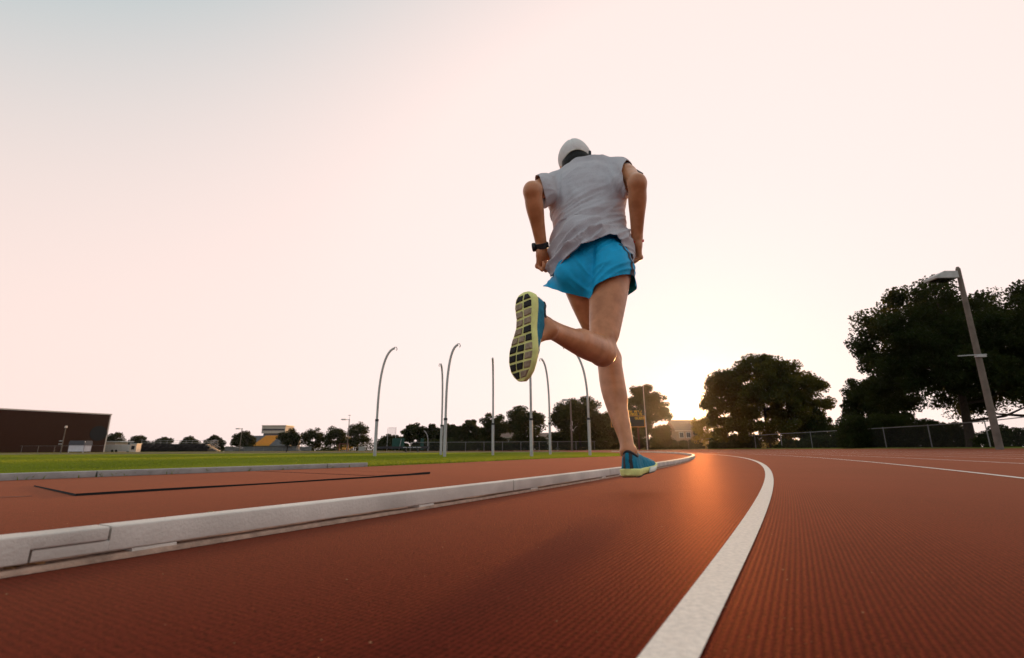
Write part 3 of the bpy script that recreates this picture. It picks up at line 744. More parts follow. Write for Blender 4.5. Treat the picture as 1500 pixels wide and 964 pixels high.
for sx in (-1.2, -.3):
    m = MB(); m.tube([(sx, -1.12, .3), (sx, -.95, .3)], .3, 12); m.build('wheel', M_BLACK, tr_)
tk = thing('ticket_booth', (gx(198, 112), 112, 0), 'little tan booth at the left end of the bleachers', 'booth')
m = MB(); m.box((0, 0, .9), (1.5, 1.4, 1.8)); m.build('wall', M_TRIM, tk)
m = MB(); m.box((0, -.72, 1.0), (.7, .06, .8)); m.build('window', M_GLASSD, tk)
m = MB(); m.box((0, 0, 1.86), (1.7, 1.6, .12)); m.build('roof', M_WHITEP, tk)
an_ = thing('annex', (gx(168, 122), 122, 0), 'low tan annex with a white roof at the corner of the brick hall', 'building')
m = MB(); m.box((0, 0, 1.2), (3.0, 4, 2.4)); m.build('wall', M_TRIM, an_)
m = MB(); m.box((.6, 0, 2.5), (4.4, 4.4, .22)); m.build('roof', M_WHITEP, an_)
def bleachers(px0, px1, Y, rows, label, H, mat=M_GREYB):
    xa, xb = gx(px0, Y), gx(px1, Y); t = thing('bleachers', ((xa+xb)/2, Y, 0), label, 'bleachers'); W_b = xb-xa
    for i in range(rows):
        z = .5+(H-.5)*i/(rows-1)
        m = MB(); m.box((0, i*.75, z), (W_b, .30, .06)); m.build('seat_plank', mat, t)
        m = MB(); m.box((0, i*.75+.32, z-.22), (W_b, .34, .05)); m.build('foot_plank', mat, t)
    for x in np.linspace(-W_b/2+.3, W_b/2-.3, 12):
        m = MB(); m.box((x, (rows-1)*.375, H*.5), (.09, .09, .001+0*x)); 
        m = MB(); m.add([(x-.05, 0, 0), (x+.05, 0, 0), (x+.05, rows*.75, 0), (x-.05, rows*.75, 0), (x-.05, 0, .45), (x+.05, 0, .45), (x+.05, rows*.75, H-.1), (x-.05, rows*.75, H-.1)], [(0, 1, 2, 3), (4, 5, 6, 7), (0, 1, 5, 4), (2, 3, 7, 6), (0, 3, 7, 4), (1, 2, 6, 5)]); m.build('frame', M_BLACK, t)
    m = MB(); m.box((0, rows*.75-.1, H*.5), (W_b, .08, H)); m.build('back_wall', mat, t)
    for z in (H+.35, H+.9):
        m = MB(); m.tube([(-W_b/2, rows*.75, z), (W_b/2, rows*.75, z)], .035, 6); m.build('rail', M_STEEL, t)
    for x in np.linspace(-W_b/2, W_b/2, 13):
        m = MB(); m.tube([(x, rows*.75, 0), (x, rows*.75, H+.95)], .035, 6); m.build('rail_post', M_STEEL, t)
    return t
bleachers(190, 305, 128, 5, 'long low dark bleachers beyond the left of the field', 2.0, M_BLACK)
rp = thing('access_ramp', (gx(312, 128), 128, 0), 'pale sloping steps at the right end of the bleachers', 'steps')
for i in range(6):
    m = MB(); m.box((-1.4+i*.55, 0, 1.75-i*.3), (.56, 1.4, .12)); m.build('step', M_TRIM, rp)
for sy in (-.7, .7):
    m = MB(); m.tube([(-1.6, sy, 2.7), (1.6, sy, 1.0)], .04, 6); m.build('handrail', M_TRIM, rp)
# grandstand with press box
YS = 150
gs = thing('grandstand', (gx(402, YS), YS, 0), 'grandstand with golden seats below a grey press box', 'grandstand')
ox = lambda px, Y=YS: gx(px, Y)-gx(402, YS)
pb = MB(); x0_, x1_ = ox(382.5, 162), ox(417, 162); pz = lambda py, Y: float(at(400, py, Y)[2])
pbx = MB(); pbx.box(((x0_+x1_)/2, 12+2, (pz(635, 162)+pz(624, 162))/2), (x1_-x0_, 6, pz(624, 162)-pz(635, 162))); press = pbx.build('press_box', M_BEIGE, gs)
m = MB(); m.box(((x0_+x1_)/2+.0, 12-1.03, (pz(630.8, 162)+pz(628.3, 162))/2), (x1_-x0_-.5, .1, pz(628.3, 162)-pz(630.8, 162))); m.build('window', M_GLASSD, press)
m = MB(); m.box(((x0_+x1_)/2+.1, 12+2, pz(623.8, 162)+.05), (x1_-x0_+.4, 6.4, .22)); m.build('roof', M_TRIM, press)
m = MB(); m.box(((x0_+x1_)/2, 14, pz(637.5, 162)), (x1_-x0_-.6, 4.5, pz(635, 162)-pz(639.5, 162))); m.build('lower_wall', M_GREYB, gs)
NR = 12
for i in range(NR):
    u = i/(NR-1); yy = u*10.5; py = 651.5+(638.0-651.5)*u
    xl = ox(370.5+(388-370.5)*u, YS+yy); xr = ox(395+(408-395)*u, YS+yy); z = pz(py, YS+yy)
    m = MB(); m.box(((xl+xr)/2, yy, z-.16), (xr-xl, 1.0, .34)); m.build('seat_row', M_GOLD, gs)
    for (pa0, pa1, pb0, pb1) in ((352, 366, 370.3, 387.8), (395.3, 408.3, 425, 440)):
        xl = ox(pa0+(pa1-pa0)*u, YS+yy); xr = ox(pb0+(pb1-pb0)*u, YS+yy)
        m = MB(); m.box(((xl+xr)/2, yy+.02, z-.2), (xr-xl, 1.0, .3)); m.build('bench_row', M_GREYB, gs)
m = MB(); m.prism([(0, 0), (10.8, 0), (10.8, pz(639, YS+10))], ox(354), ox(433), R(90), (0, 0, 0)); 
m = MB(); m.add([(ox(352), 1.2, 0), (ox(432), 1.2, 0), (ox(432), 1.2, 1.0), (ox(352), 1.2, 1.0), (ox(366, 162), 11.4, 0), (ox(440, 162), 11.4, 0), (ox(440, 162), 11.4, pz(639, 162)-.6), (ox(366, 162), 11.4, pz(639, 162)-.6)], [(0, 1, 2, 3), (4, 7, 6, 5), (3, 2, 6, 7), (0, 3, 7, 4), (1, 5, 6, 2)]); m.build('base', M_GREYB, gs)
m = MB(); m.prism([(ox(430), 0), (ox(440, 160), pz(641, 160)), (ox(440, 160)+.5, pz(641, 160)), (ox(433), 0)], 3, 3.6); m.build('stair_truss', M_TRIM, gs)

# house near the sun, other houses
def house(px, Y, wid, dep, wall_h, roof_h, label, rz=0.0, base_z=0.0, wins=((-.25, .35), (.05, .35), (-.25, .72), (.05, .72)), mat=M_BEIGE, win=(.9, 1.2)):
    t = thing('house', (gx(px, Y), Y, base_z), label, 'house', None, rz)
    m = MB(); m.box((0, 0, wall_h/2), (wid, dep, wall_h)); m.build('wall', mat, t)
    m = MB(); e = .35; vs = [(-wid/2-e, -dep/2-e, wall_h), (wid/2+e, -dep/2-e, wall_h), (wid/2+e, dep/2+e, wall_h), (-wid/2-e, dep/2+e, wall_h), (-wid/2-e, 0, wall_h+roof_h), (wid/2+e, 0, wall_h+roof_h)]
    vs += [(x, y, z-.12) for x, y, z in vs[:4]]
    m.add(vs, [(0, 1, 5, 4), (2, 3, 4, 5), (0, 4, 3), (1, 2, 5), (0, 6, 7, 1), (1, 7, 8, 2), (2, 8, 9, 3), (3, 9, 6, 0), (6, 9, 8, 7)]); rf = m.build('roof', M_ROOF, t)
    m = MB(); m.box((0, -dep/2-e-.02, wall_h-.08), (wid+2*e+.1, .06, .16)); m.build('gutter', M_TRIM, rf)
    for wx, wz in wins:
        m = MB(); m.box((wx*wid, -dep/2-.02, wz*wall_h), (win[0]+.16, .08, win[1]+.16)); w_ = m.build('window', M_WHITEP, t)
        for sx in (-1, 1):
            m = MB(); m.box((wx*wid+sx*win[0]*.255, -dep/2-.065, wz*wall_h), (win[0]*.47, .04, win[1])); m.build('pane', M_GLASSD, w_)
    return t
h1 = house(1003, 100, 4.8, 6, 3.7, 2.2, 'two-storey beige house with a brown roof left of the sun', 0.0, .0, ((-.30, .25), (-.02, .25), (-.30, .76), (-.02, .76)), M_HOUSE, (.75, .95))
house(745, 96, 4.5, 5, 2.5, 1.2, 'pale small house half hidden behind the trees right of the straight pole', 0, 0, ((.1, .55),), M_BEIGE, (.8, .8))
house(826, 95, 9, 5, 2.2, 1.1, 'low pale house glimpsed beneath the large dark tree', 0, 0, ((-.2, .55), (.2, .55)), M_BEIGE, (1.0, .8))
house(932, 92, 3.6, 5, 3.2, 1.1, 'pale house glimpsed below the scoreboard', 0, 0, ((0, .6),), M_BEIGE, (.8, .9))

# ------------------------------------------------------------------ scoreboard, flagpole, nets, bench
YB = 60
sx0, sx1 = gx(897, YB), gx(946.5, YB); sz0, sz1 = float(at(925, 625.5, YB)[2]), float(at(925, 609.5, YB)[2]); szt = float(at(925, 601.5, YB)[2])
sb = thing('scoreboard', ((sx0+sx1)/2, YB, 0), 'black scoreboard with yellow lettering on two maroon posts', 'scoreboard')
W_s = sx1-sx0
m = MB(); m.box((0, 0, (sz0+sz1)/2), (W_s, .35, sz1-sz0)); panel = m.build('score_panel', M_BLACK, sb)
m = MB(); m.box((0, 0, (sz1+szt)/2+.03), (W_s, .30, szt-sz1)); head = m.build('header_panel', M_BLACK, sb)
for (cx, cz, dx, dz) in ((0, sz0, W_s, .07), (0, sz1, W_s, .07), (-W_s/2, (sz0+sz1)/2, .07, sz1-sz0), (W_s/2, (sz0+sz1)/2, .07, sz1-sz0)):
    m = MB(); m.box((cx, -.19, cz), (dx+.02, .05, dz)); m.build('frame', M_GOLD, sb)
for x in (-.55, 1.25):
    m = MB(); m.box((x, .1, sz0/2), (.17, .17, sz0)); m.build('post', M_MAROON, sb)
def words(txt, x, z, size, parent, y=-.183):
    c = bpy.data.curves.new('lettering', 'FONT'); c.body = txt; c.size = size; c.align_x = 'CENTER'; c.align_y = 'CENTER'; c.extrude = .006; c.offset = .012
    o = bpy.data.objects.new('lettering', c); COL.objects.link(o); c.materials.append(M_YEL)
    bpy.context.view_layer.update()
    me = bpy.data.meshes.new_from_object(o.evaluated_get(bpy.context.evaluated_depsgraph_get())); bpy.data.objects.remove(o)
    o = link('lettering', me, M_YEL, parent, (x, y, z)); o.rotation_euler = (math.pi/2, 0, 0)
    return o
hz_ = szt-sz1
words('W  NORTH  W W', .15, sz1+hz_*.76, .40, head, -.165); words('W  MIDDLE FIELD  W', .1, sz1+hz_*.30, .36, head, -.165)
words('HOME', -1.05, sz1-.36, .40, panel); words('GUEST', 1.45, sz1-.30, .40, panel); words('QTR', .02, sz0+.34, .34, panel)
for z in (.30, .55):
    m = MB(); m.box((.2, -.19, sz1-z), (.09, .03, .09)); m.build('colon_dot', M_WHITEP, panel)
fpz = thing('flagpole', (gx(948.5, 56), 56, 0), 'slim white flagpole beside the scoreboard', 'flagpole')
tpz = float(at(945, 566, 56)[2])
m = MB(); m.tube([(0, 0, 0), (0, 0, tpz)], [.05, .025], 8); m.build('pole', M_WHITEP, fpz, True)
m = MB(); m.tube([(0, 0, tpz), (0, 0, tpz+.12)], [.06, .06], 10); m.build('finial', M_TRIM, fpz, True)
m = MB(); m.box((.02, -.05, tpz*.60), (.12, .08, .14)); m.build('cleat', M_TRIM, fpz)
# second cage with a green net
nt = thing('net_cage', (gx(600, 84), 84, 0), 'far throwing cage hung with green net', 'cage')
rel = lambda px: gx(px, 84)-gx(600, 84)
m = MB(); m.box((rel(583), 0, 1.25), (rel(594)-rel(576), .04, 1.8)); m.build('green_net', M_GREEN, nt)
m = MB(); m.box((rel(617.5), .3, 1.15), (rel(620)-rel(615), .04, 1.9)); m.build('green_net', M_GREEN, nt)
for px in (566.5, 578.5):
    m = MB(); m.tube([(rel(px), .1, 0), (rel(px), .1, 3.95)], .04, 6); m.build('post', M_STEEL, nt)
m = MB(); m.add([(rel(566.5), .12, 2.4), (rel(578.5), .12, 2.4), (rel(578.5), .12, 3.85), (rel(568), .12, 3.85)], [(0, 1, 2, 3)]); m.build('thin_net', M_NETTHIN, nt)
m = MB(); m.tube([(rel(578.5), .1, 3.9), (rel(567.5), .1, 3.9)], .03, 6); m.build('top_bar', M_STEEL, nt)
m = MB(); m.tube([(rel(585), -.3, .2), (rel(588), -.3, 2.0)], .05, 6); m.build('brace', M_GALV, nt)
m = MB(); m.tube([(rel(626.5), 0, 0), (rel(626.5), 0, 2.0), (rel(625), 0, 2.7), (rel(622), 0, 3.2), (rel(620), 0, 3.4)], .055, 8); m.build('bent_pole', M_GALV, nt, True)
m = MB(); m.box((rel(592), -.5, .62), (rel(632)-rel(556), .3, .34)); m.build('padding', M_BLACK, nt)
bn = thing('bench', (gx(603.5, 52), 52, 0), 'black bench with white seat slats out on the far grass', 'bench')
for sx in (-.62, .62):
    m = MB(); m.box((sx, 0, .21), (.12, .4, .42)); m.build('leg', M_BLACK, bn)
for i in range(4):
    m = MB(); m.box((-.75+i*.5, 0, .46), (.30, .42, .05)); m.build('seat_slat', M_WHITEP, bn)
m = MB(); m.box((0, 0, .41), (1.7, .3, .04)); m.build('seat_frame', M_BLACK, bn)
# play frame by the golden tree and small roadside things
pf = thing('play_frame', (gx(503, 110), 110, 0), 'small dark red play frame with a golden panel below the golden tree', 'play frame')
for sx in (-.95, .95):
    m = MB(); m.box((sx, 0, .85), (.25, .25, 1.7)); m.build('post', M_MAROON, pf)
m = MB(); m.box((0, 0, 1.6), (2.2, .25, .16)); m.build('beam', M_MAROON, pf)
m = MB(); m.box((0, .3, .6), (.8, .08, .5)); m.build('panel', M_GOLD, pf)
ub = thing('utility_box', (gx(530.5, 108), 108, 0), 'small pale utility box near the spiky-topped tree', 'utility box')
m = MB(); m.box((0, 0, .45), (1.3, .7, .9)); m.build('cabinet', M_CONC, ub, False, .03); m = MB(); m.box((0, 0, .93), (1.4, .8, .06)); m.build('lid', M_WHITEP, ub)
hy = thing('hydrant', (gx(420, 60), 60, 0), 'tiny dark post at the far edge of the lawn before the grandstand', 'post')
m = MB(); m.tube([(0, 0, 0), (0, 0, .32), (0, 0, .42)], [.06, .06, .03], 8); m.build('barrel', M_BLACK, hy, True); m = MB(); m.box((0, 0, .26), (.2, .07, .07)); m.build('outlet', M_BLACK, hy)
print('objects', round(time.time()-T0, 1))

# ------------------------------------------------------------------ the runner: volumes blended on a grid, then meshed
class Grid:
    def __init__(s, lo, hi, h):
        s.h = h; s.lo = np.array(lo, np.float32)
        s.n = np.ceil((np.array(hi)-s.lo)/h).astype(int)+1
        s.ax = [s.lo[i]+np.arange(s.n[i], dtype=np.float32)*h for i in range(3)]
        s.D = np.full(s.n, .2, np.float32)
    def _sub(s, pts, r):
        pts = np.array(pts); a = np.clip(((pts.min(0)-r-s.lo)/s.h).astype(int), 0, s.n-1); b = np.clip(((pts.max(0)+r-s.lo)/s.h).astype(int)+2, 1, s.n)
        sl = tuple(slice(int(a[i]), int(b[i])) for i in range(3))
        g = np.meshgrid(*[s.ax[i][sl[i]] for i in range(3)], indexing='ij')
        return sl, g
    def _put(s, sl, d, k):
        o = s.D[sl]
        h = np.clip(.5+.5*(o-d)/k, 0, 1)
        s.D[sl] = o+(d-o)*h-k*h*(1-h)
    def cone(s, a, b, ra, rb, k=.02):
        a, b = np.asarray(a, np.float32), np.asarray(b, np.float32)
        sl, (X, Y, Z) = s._sub([a, b], max(ra, rb)+k*1.5+s.h)
        d = b-a; L = float(d@d)+1e-9
        t = np.clip(((X-a[0])*d[0]+(Y-a[1])*d[1]+(Z-a[2])*d[2])/L, 0, 1)
        q = np.sqrt((X-a[0]-t*d[0])**2+(Y-a[1]-t*d[1])**2+(Z-a[2]-t*d[2])**2)-(ra+(rb-ra)*t)
        s._put(sl, q, k)
    def ball(s, c, r, k=.02): s.cone(c, np.asarray(c)+1e-4, r, r, k)
    def tube(s, pts, lats, A, B, k=.02):
        """elliptical tube; lats is the width direction at each point, A half width, B half depth"""
        pts = np.array(pts, float); lats = np.array(lats, float); A = np.array(A, float); B = np.array(B, float)
        n0 = len(pts)
        if n0 > 2:                                                    # round the joints off with a spline
            cols = np.concatenate((pts, lats, A[:, None], B[:, None]), 1); e = np.concatenate((2*cols[:1]-cols[1:2], cols, 2*cols[-1:]-cols[-2:-1]))
            out = []
            for i in range(n0-1):
                p0, p1, p2, p3 = e[i:i+4]
                for t in np.arange(5)/5: out.append(.5*(2*p1+(p2-p0)*t+(2*p0-5*p1+4*p2-p3)*t*t+(3*p1-p0-3*p2+p3)*t**3))
            out.append(cols[-1]); cols = np.array(out); pts, lats, A, B = cols[:, :3], cols[:, 3:6], cols[:, 6], cols[:, 7]
        m = max(A.max(), B.max())
        sl, (X, Y, Z) = s._sub(pts, m+k*1.5+s.h)
        best = None
        for i in range(len(pts)-1):
            a, b = pts[i], pts[i+1]; d = b-a; ln = math.sqrt(d@d); ax = d/ln
            lt = lats[i]+lats[i+1]; lt = nrm(lt-ax*(lt@ax)); fw = np.cross(ax, lt)
            px, py, pz = X-np.float32(a[0]), Y-np.float32(a[1]), Z-np.float32(a[2])
            u = px*ax[0]+py*ax[1]+pz*ax[2]; t = np.clip(u/ln, 0, 1); u = u-t*ln
            aa = A[i]+(A[i+1]-A[i])*t; bb = B[i]+(B[i+1]-B[i])*t; mn = np.minimum(aa, bb)
            l = px*lt[0]+py*lt[1]+pz*lt[2]; f = px*fw[0]+py*fw[1]+pz*fw[2]
            q = (np.sqrt((l/aa)**2+(f/bb)**2+(u/mn)**2)-1)*mn
            best = q if best is None else np.minimum(best, q)
        s._put(sl, best.astype(np.float32), k)
    def ell(s, c, R3, axes, k=.02):
        c = np.asarray(c, np.float32); sl, (X, Y, Z) = s._sub([c], max(R3)+k*1.5+s.h)
        q = 0
        for r, a in zip(R3, axes):
            q = q+(((X-c[0])*a[0]+(Y-c[1])*a[1]+(Z-c[2])*a[2])/r)**2
        s._put(sl, (np.sqrt(q)-1)*min(R3), k)
    def carve(s, fn):
        X, Y, Z = np.meshgrid(*s.ax, indexing='ij'); s.D = np.maximum(s.D, fn(X, Y, Z).astype(np.float32))
    def mesh(s, smooth=2):
        D = s.D; S = D < 0
        n = np.array(D.shape)-1
        c = [S[i:i+n[0], j:j+n[1], k:k+n[2]] for i in (0, 1) for j in (0, 1) for k in (0, 1)]
        cnt = sum(x.astype(np.int8) for x in c); act = (cnt > 0) & (cnt < 8)
        idx = np.argwhere(act); ids = np.full(act.shape, -1, np.int32); ids[act] = np.arange(len(idx))
        off = np.array([(i, j, k) for i in (0, 1) for j in (0, 1) for k in (0, 1)])
        vals = np.stack([D[idx[:, 0]+o[0], idx[:, 1]+o[1], idx[:, 2]+o[2]] for o in off], 1)
        acc = np.zeros((len(idx), 3)); w = np.zeros(len(idx))
        for a in range(8):
            for b in range(a+1, 8):
                if np.abs(off[a]-off[b]).sum() != 1: continue
                va, vb = vals[:, a], vals[:, b]; m = (va < 0) != (vb < 0)
                t = np.where(m, va/np.where(m, va-vb, 1), 0)[:, None]
                acc += np.where(m[:, None], off[a]+t*(off[b]-off[a]), 0); w += m
        V = s.lo+(idx+acc/np.maximum(w, 1)[:, None])*s.h
        Fs = []
        for ax in range(3):
            u, v = (ax+1) % 3, (ax+2) % 3
            sl0 = [slice(None)]*3; sl1 = [slice(None)]*3; sl0[ax] = slice(0, -1); sl1[ax] = slice(1, None)
            a, b = S[tuple(sl0)], S[tuple(sl1)]
            e = np.argwhere(a != b)
            e = e[(e[:, u] > 0) & (e[:, v] > 0) & (e[:, u] < n[u]) & (e[:, v] < n[v])]
            fl = a[tuple(e.T)]
            q = []
            for du, dv in ((1, 1), (0, 1), (0, 0), (1, 0)):
                c_ = e.copy(); c_[:, u] -= du; c_[:, v] -= dv; q.append(ids[tuple(c_.T)])
            q = np.stack(q, 1); q[~fl] = q[~fl][:, ::-1]; Fs.append(q)
        F = np.concatenate(Fs); F = F[(F >= 0).all(1)]
        V = relax(V, F, smooth)
        return V, F
def relax(V, F, it, lam=.5):
    if not it: return V
    E = np.concatenate([F[:, [i, (i+1) % F.shape[1]]] for i in range(F.shape[1])]); E = np.concatenate((E, E[:, ::-1]))
    dg = np.bincount(E[:, 0], minlength=len(V)).astype(float)
    for i in range(it):
        for l in (lam, -lam*1.04):
            A = np.stack([np.bincount(E[:, 0], weights=V[E[:, 1], c], minlength=len(V)) for c in range(3)], 1)/np.maximum(dg, 1)[:, None]
            V = V+l*(A-V)
    return V
def vnormals(V, F):
    fn = np.cross(V[F[:, 2]]-V[F[:, 0]], V[F[:, 3]]-V[F[:, 1]]) if F.shape[1] == 4 else np.cross(V[F[:, 1]]-V[F[:, 0]], V[F[:, 2]]-V[F[:, 0]])
    N_ = np.zeros_like(V)
    for i in range(F.shape[1]):
        for c in range(3): N_[:, c] += np.bincount(F[:, i], weights=fn[:, c], minlength=len(V))
    return N_/np.maximum(np.linalg.norm(N_, axis=1), 1e-9)[:, None]
def drop(V, F, fmask):
    F = F[~fmask]; u = np.unique(F); mp = np.full(len(V), -1); mp[u] = np.arange(len(u))
    return V[u], mp[F]
def clip(V, F, g):
    """cut the surface cleanly along g = 0 and keep the part where g < 0"""
    if F.shape[1] == 4: F = np.concatenate((F[:, [0, 1, 2]], F[:, [0, 2, 3]]))
    val = g(V[:, 0], V[:, 1], V[:, 2]); val = np.where(np.abs(val) < 2e-4, -2e-4, val)
    ins = val[F] < 0; cnt = ins.sum(1)
    out = [F[cnt == 3]]; newv = []; key = {}
    def cut(a, b):
        kk = (min(a, b), max(a, b))
        if kk not in key:
            t = val[a]/(val[a]-val[b]); key[kk] = len(V)+len(newv); newv.append(V[a]+t*(V[b]-V[a]))
        return key[kk]
    ex = []
    for f, m, c in zip(F[(cnt == 1) | (cnt == 2)], ins[(cnt == 1) | (cnt == 2)], cnt[(cnt == 1) | (cnt == 2)]):
        f = [int(q) for q in f]
        if max(abs(val[q]) for q in f) > .05: 
            continue
        k0 = int(np.argmax(m)) if c == 1 else int(np.argmin(m))
        a, b, c2 = f[k0], f[(k0+1) % 3], f[(k0+2) % 3]
        if c == 1: ex.append((a, cut(a, b), cut(a, c2)))
        else:
            p, q = cut(a, b), cut(a, c2); ex += [(p, b, c2), (p, c2, q)]
    F = np.concatenate(out+([np.array(ex)] if ex else [])); V = np.concatenate((V, np.array(newv).reshape(-1, 3)))
    return drop(V, F, np.zeros(len(F), bool))
def shell(name, V, F, mat, parent, thick=0.0, inward=True):
    o = link(name, np_mesh(name, V, F, True), mat, parent)
    if thick:
        md = o.modifiers.new('thickness', 'SOLIDIFY'); md.thickness = thick; md.offset = -1 if inward else 1
    return o
def vnoise(P, sc, seed=0):
    o = Vector((seed*7.3, seed*3.1, seed*1.7))
    return np.array([noise.noise(Vector(p)*1.0+o) for p in (P*np.asarray(sc))])

M_SKIN = M('tanned_skin', (.53, .200, .078), .37, .16, 18, .12, 300, spec=.5, hue=(.58, .245, .11), sss=.10, sheen=.3)
M_SHIRT = M('grey_heather_cotton', (.52, .505, .53), .92, .16, 420, .25, 700, spec=.15, sheen=.25, detail=3)
M_SHORTS = M('blue_running_fabric', (.004, .39, .70), .62, .10, 30, .08, 500, spec=.3)
M_PANEL = M('charcoal_mesh_fabric', (.035, .035, .04), .8, .2, 300)
M_CAP = M('light_grey_cap_fabric', (.74, .71, .68), .9, .10, 300, .2, 600, spec=.2)
M_HAIR = M('black_hair', (.008, .007, .006), .55, .3, 200, .5, 400, spec=.3)
M_SHOE = M('teal_knit_upper', (.006, .18, .28), .7, .22, 60, .35, 420, spec=.3)
M_SOLE = M('lime_foam_sole', (.76, .76, .27), .65, .12, 40, .15, 200, spec=.3)
M_PADT = M('tan_worn_tread', (.36, .275, .18), .85, .22, 90, .4, 260)
M_PADD = M('black_tread', (.014, .012, .011), .8, .3, 90, .4, 260)
M_WHITEF = M('white_foam', (.72, .72, .62), .6, .06, 40)
M_RED = M('red_wristband', (.70, .05, .03), .6, .1, 60)

hL, hR_ = at(843, 392, 2.03), at(895, 388, 1.99)
kL, aL = at(893, 526, 2.158), at(920, 661, 1.975)
kR, aR = at(882, 517, 1.885), at(803, 482, 1.556)
C7 = at(860, 243, 2.077)
shL, shR = at(812, 270, 2.15), at(906, 249, 2.08)
elL, elR = at(779, 279, 1.90), at(934, 268, 1.86)
wrL, wrR = at(794, 364, 2.03), at(933, 351, 2.00)
hdc = at(844, 240, 2.21)
for nm, a_, b_ in (('thighL', hL, kL), ('shankL', kL, aL), ('thighR', hR_, kR), ('shankR', kR, aR), ('uarmL', shL, elL), ('farmL', elL, wrL), ('uarmR', shR, elR), ('farmR', elR, wrR), ('trunk', (hL+hR_)/2, C7), ('shoulders', shL, shR), ('head', C7, hdc)):
    print(nm, round(float(np.linalg.norm(a_-b_)), 3), end='; ')
print()
hc = (hL+hR_)/2
latP, latC = nrm(hR_-hL), nrm(shR-shL)
fwdC = nrm(np.cross((0, 0, 1), latC)); fwdP = nrm(np.cross((0, 0, 1), latP)); UP = np.array((0, 0, 1.))
runner = thing('person', (float(hc[0]), float(hc[1]), 0.0), 'runner seen from behind in grey T-shirt, blue shorts and pale cap, mid-stride', 'person')
ORG = np.array(runner.location)
def off_mesh(V): return V-ORG

def spine(z_off=0): pass
wa, ch, uc = hc+np.array((.002, .03, .165)), hc+np.array((.0, .055, .335)), hc+np.array((.006, .075, .46))
mid_sh = (shL+shR)/2
G = Grid((.02, 1.42, .05), (.68, 2.42, 1.84), .004)
# trunk
G.tube([hc+(0, 0, -.03), hc+(0, .0, .06), wa, ch, uc], [latP, latP, latP*.5+latC*.5, latC, latC], [.145, .150, .128, .150, .140], [.100, .098, .090, .104, .088], .03)
for hp in (hL, hR_):
    G.ball(hp-fwdP*.050-UP*.035, .082, .035); G.ball(hp+UP*.01, .085, .03)
nb = C7+fwdC*.035
for shp in (shL, shR):
    G.cone(nb+UP*.02, shp+UP*.01, .040, .040, .035); G.ball(shp, .050, .025); G.cone(shp-UP*.05, ch+(shp-mid_sh)*.7, .055, .07, .03)
# head
tilt = nrm(UP*1.0-latC*.20+fwdC*.12); hl = nrm(latC-tilt*(latC@tilt)); hf = nrm(np.cross(tilt, hl))
G.tube([C7+fwdC*.03-UP*.03, hdc-tilt*.07-hf*.015], [latC, hl], [.060, .052], [.058, .056], .03)
G.ell(hdc+tilt*.01, (.074, .094, .108), (hl, hf, tilt), .02)
G.ell(hdc+hf*.045-tilt*.060, (.052, .056, .058), (hl, hf, tilt), .03)                    # jaw
G.cone(hdc+hf*.090+tilt*.012, hdc+hf*.108-tilt*.028, .010, .014, .012)                    # nose
G.cone(hdc+hf*.085-hl*.04+tilt*.03, hdc+hf*.085+hl*.04+tilt*.03, .012, .012, .014)        # brow
G.ball(hdc+hf*.094-tilt*.098, .018, .02)
G.cone(hdc+hf*.097-hl*.02-tilt*.055, hdc+hf*.097+hl*.02-tilt*.055, .008, .008, .008)      # lips
for s_ in (-1, 1):
    G.ell(hdc+hl*s_*.077-hf*.005-tilt*.012, (.010, .018, .031), (hl, nrm(hf+hl*s_*-.4), tilt), .008)   # ears
    G.ball(hdc+hf*.080+hl*s_*.032+tilt*.008, .012, .006)                                                # eyes
# arms
def arm(sh, el, wr):
    d = nrm(el-sh); f = nrm(wr-el); bk = nrm(d-f*(d@f))           # bk: the point of the elbow
    G.cone(sh, sh+(el-sh)*.45, .050, .046, .02); G.cone(sh+(el-sh)*.35, el-d*.02, .044, .036, .02)
    G.cone(sh+(el-sh)*.35-UP*.012, sh+(el-sh)*.7-UP*.010, .030, .026, .025)
    G.ball(el-d*.008, .035, .02); G.ball(el+bk*.006-f*.012, .022, .018)
    fl = nrm(latC-f*(latC@f))
    G.tube([el+f*.01, el+f*.07, el+f*.15, wr], [fl]*4, [.036, .0395, .0315, .0245], [.034, .037, .029, .021], .02)
arm(shL, elL, wrL); arm(shR, elR, wrR)
def hand(wr, fdir, sgn, D, T):
    """loose fist: D wrist to knuckles, T towards the thumb, back of the hand turned sgn outwards"""
    D = nrm(D); T = nrm(T-D*(np.asarray(T)@D)); Bk = nrm(np.cross(D, T))*sgn                 # back of the hand
    G.tube([wr-fdir*.01, wr+D*.025], [T, T], [.026, .031], [.020, .019], .012)
    G.tube([wr+D*.02, wr+D*.052, wr+D*.082], [T, T, T], [.031, .037, .037], [.018, .016, .013], .012)
    for i, (t, ln) in enumerate(((-.029, .80), (-.010, .95), (.010, 1.0), (.029, .93))):
        kn = wr+D*(.084-abs(t-.005)*.18)+T*t+Bk*.004
        G.ball(kn, .0100, .008)
        p = kn; ang = 0
        for L_, bend, r0, r1 in ((.042, 62+4*i, .0090, .0084), (.027, 92, .0084, .0076), (.020, 48, .0076, .0066)):
            ang += bend
            d = D*math.cos(R(ang))-Bk*math.sin(R(ang)); q = p+d*L_*ln
            G.cone(p, q, r0, r1, .003); p = q
    b0 = wr+D*.022+T*.026-Bk*.006
    b1 = b0+nrm(D*.72+T*.42-Bk*.55)*.042; b2 = b1+nrm(D*.75-T*.10-Bk*.66)*.034; b3 = b2+nrm(D*.45-T*.55-Bk*.62)*.026
    G.cone(b0, b1, .0145, .0110, .010); G.cone(b1, b2, .0105, .0092, .004); G.cone(b2, b3, .0092, .0076, .003)
fL, fR = nrm(wrL-elL), nrm(wrR-elR)
hand(wrL, fL, -1, fL+latC*-.22+UP*-.3, fwdC*1.0+latC*.45)
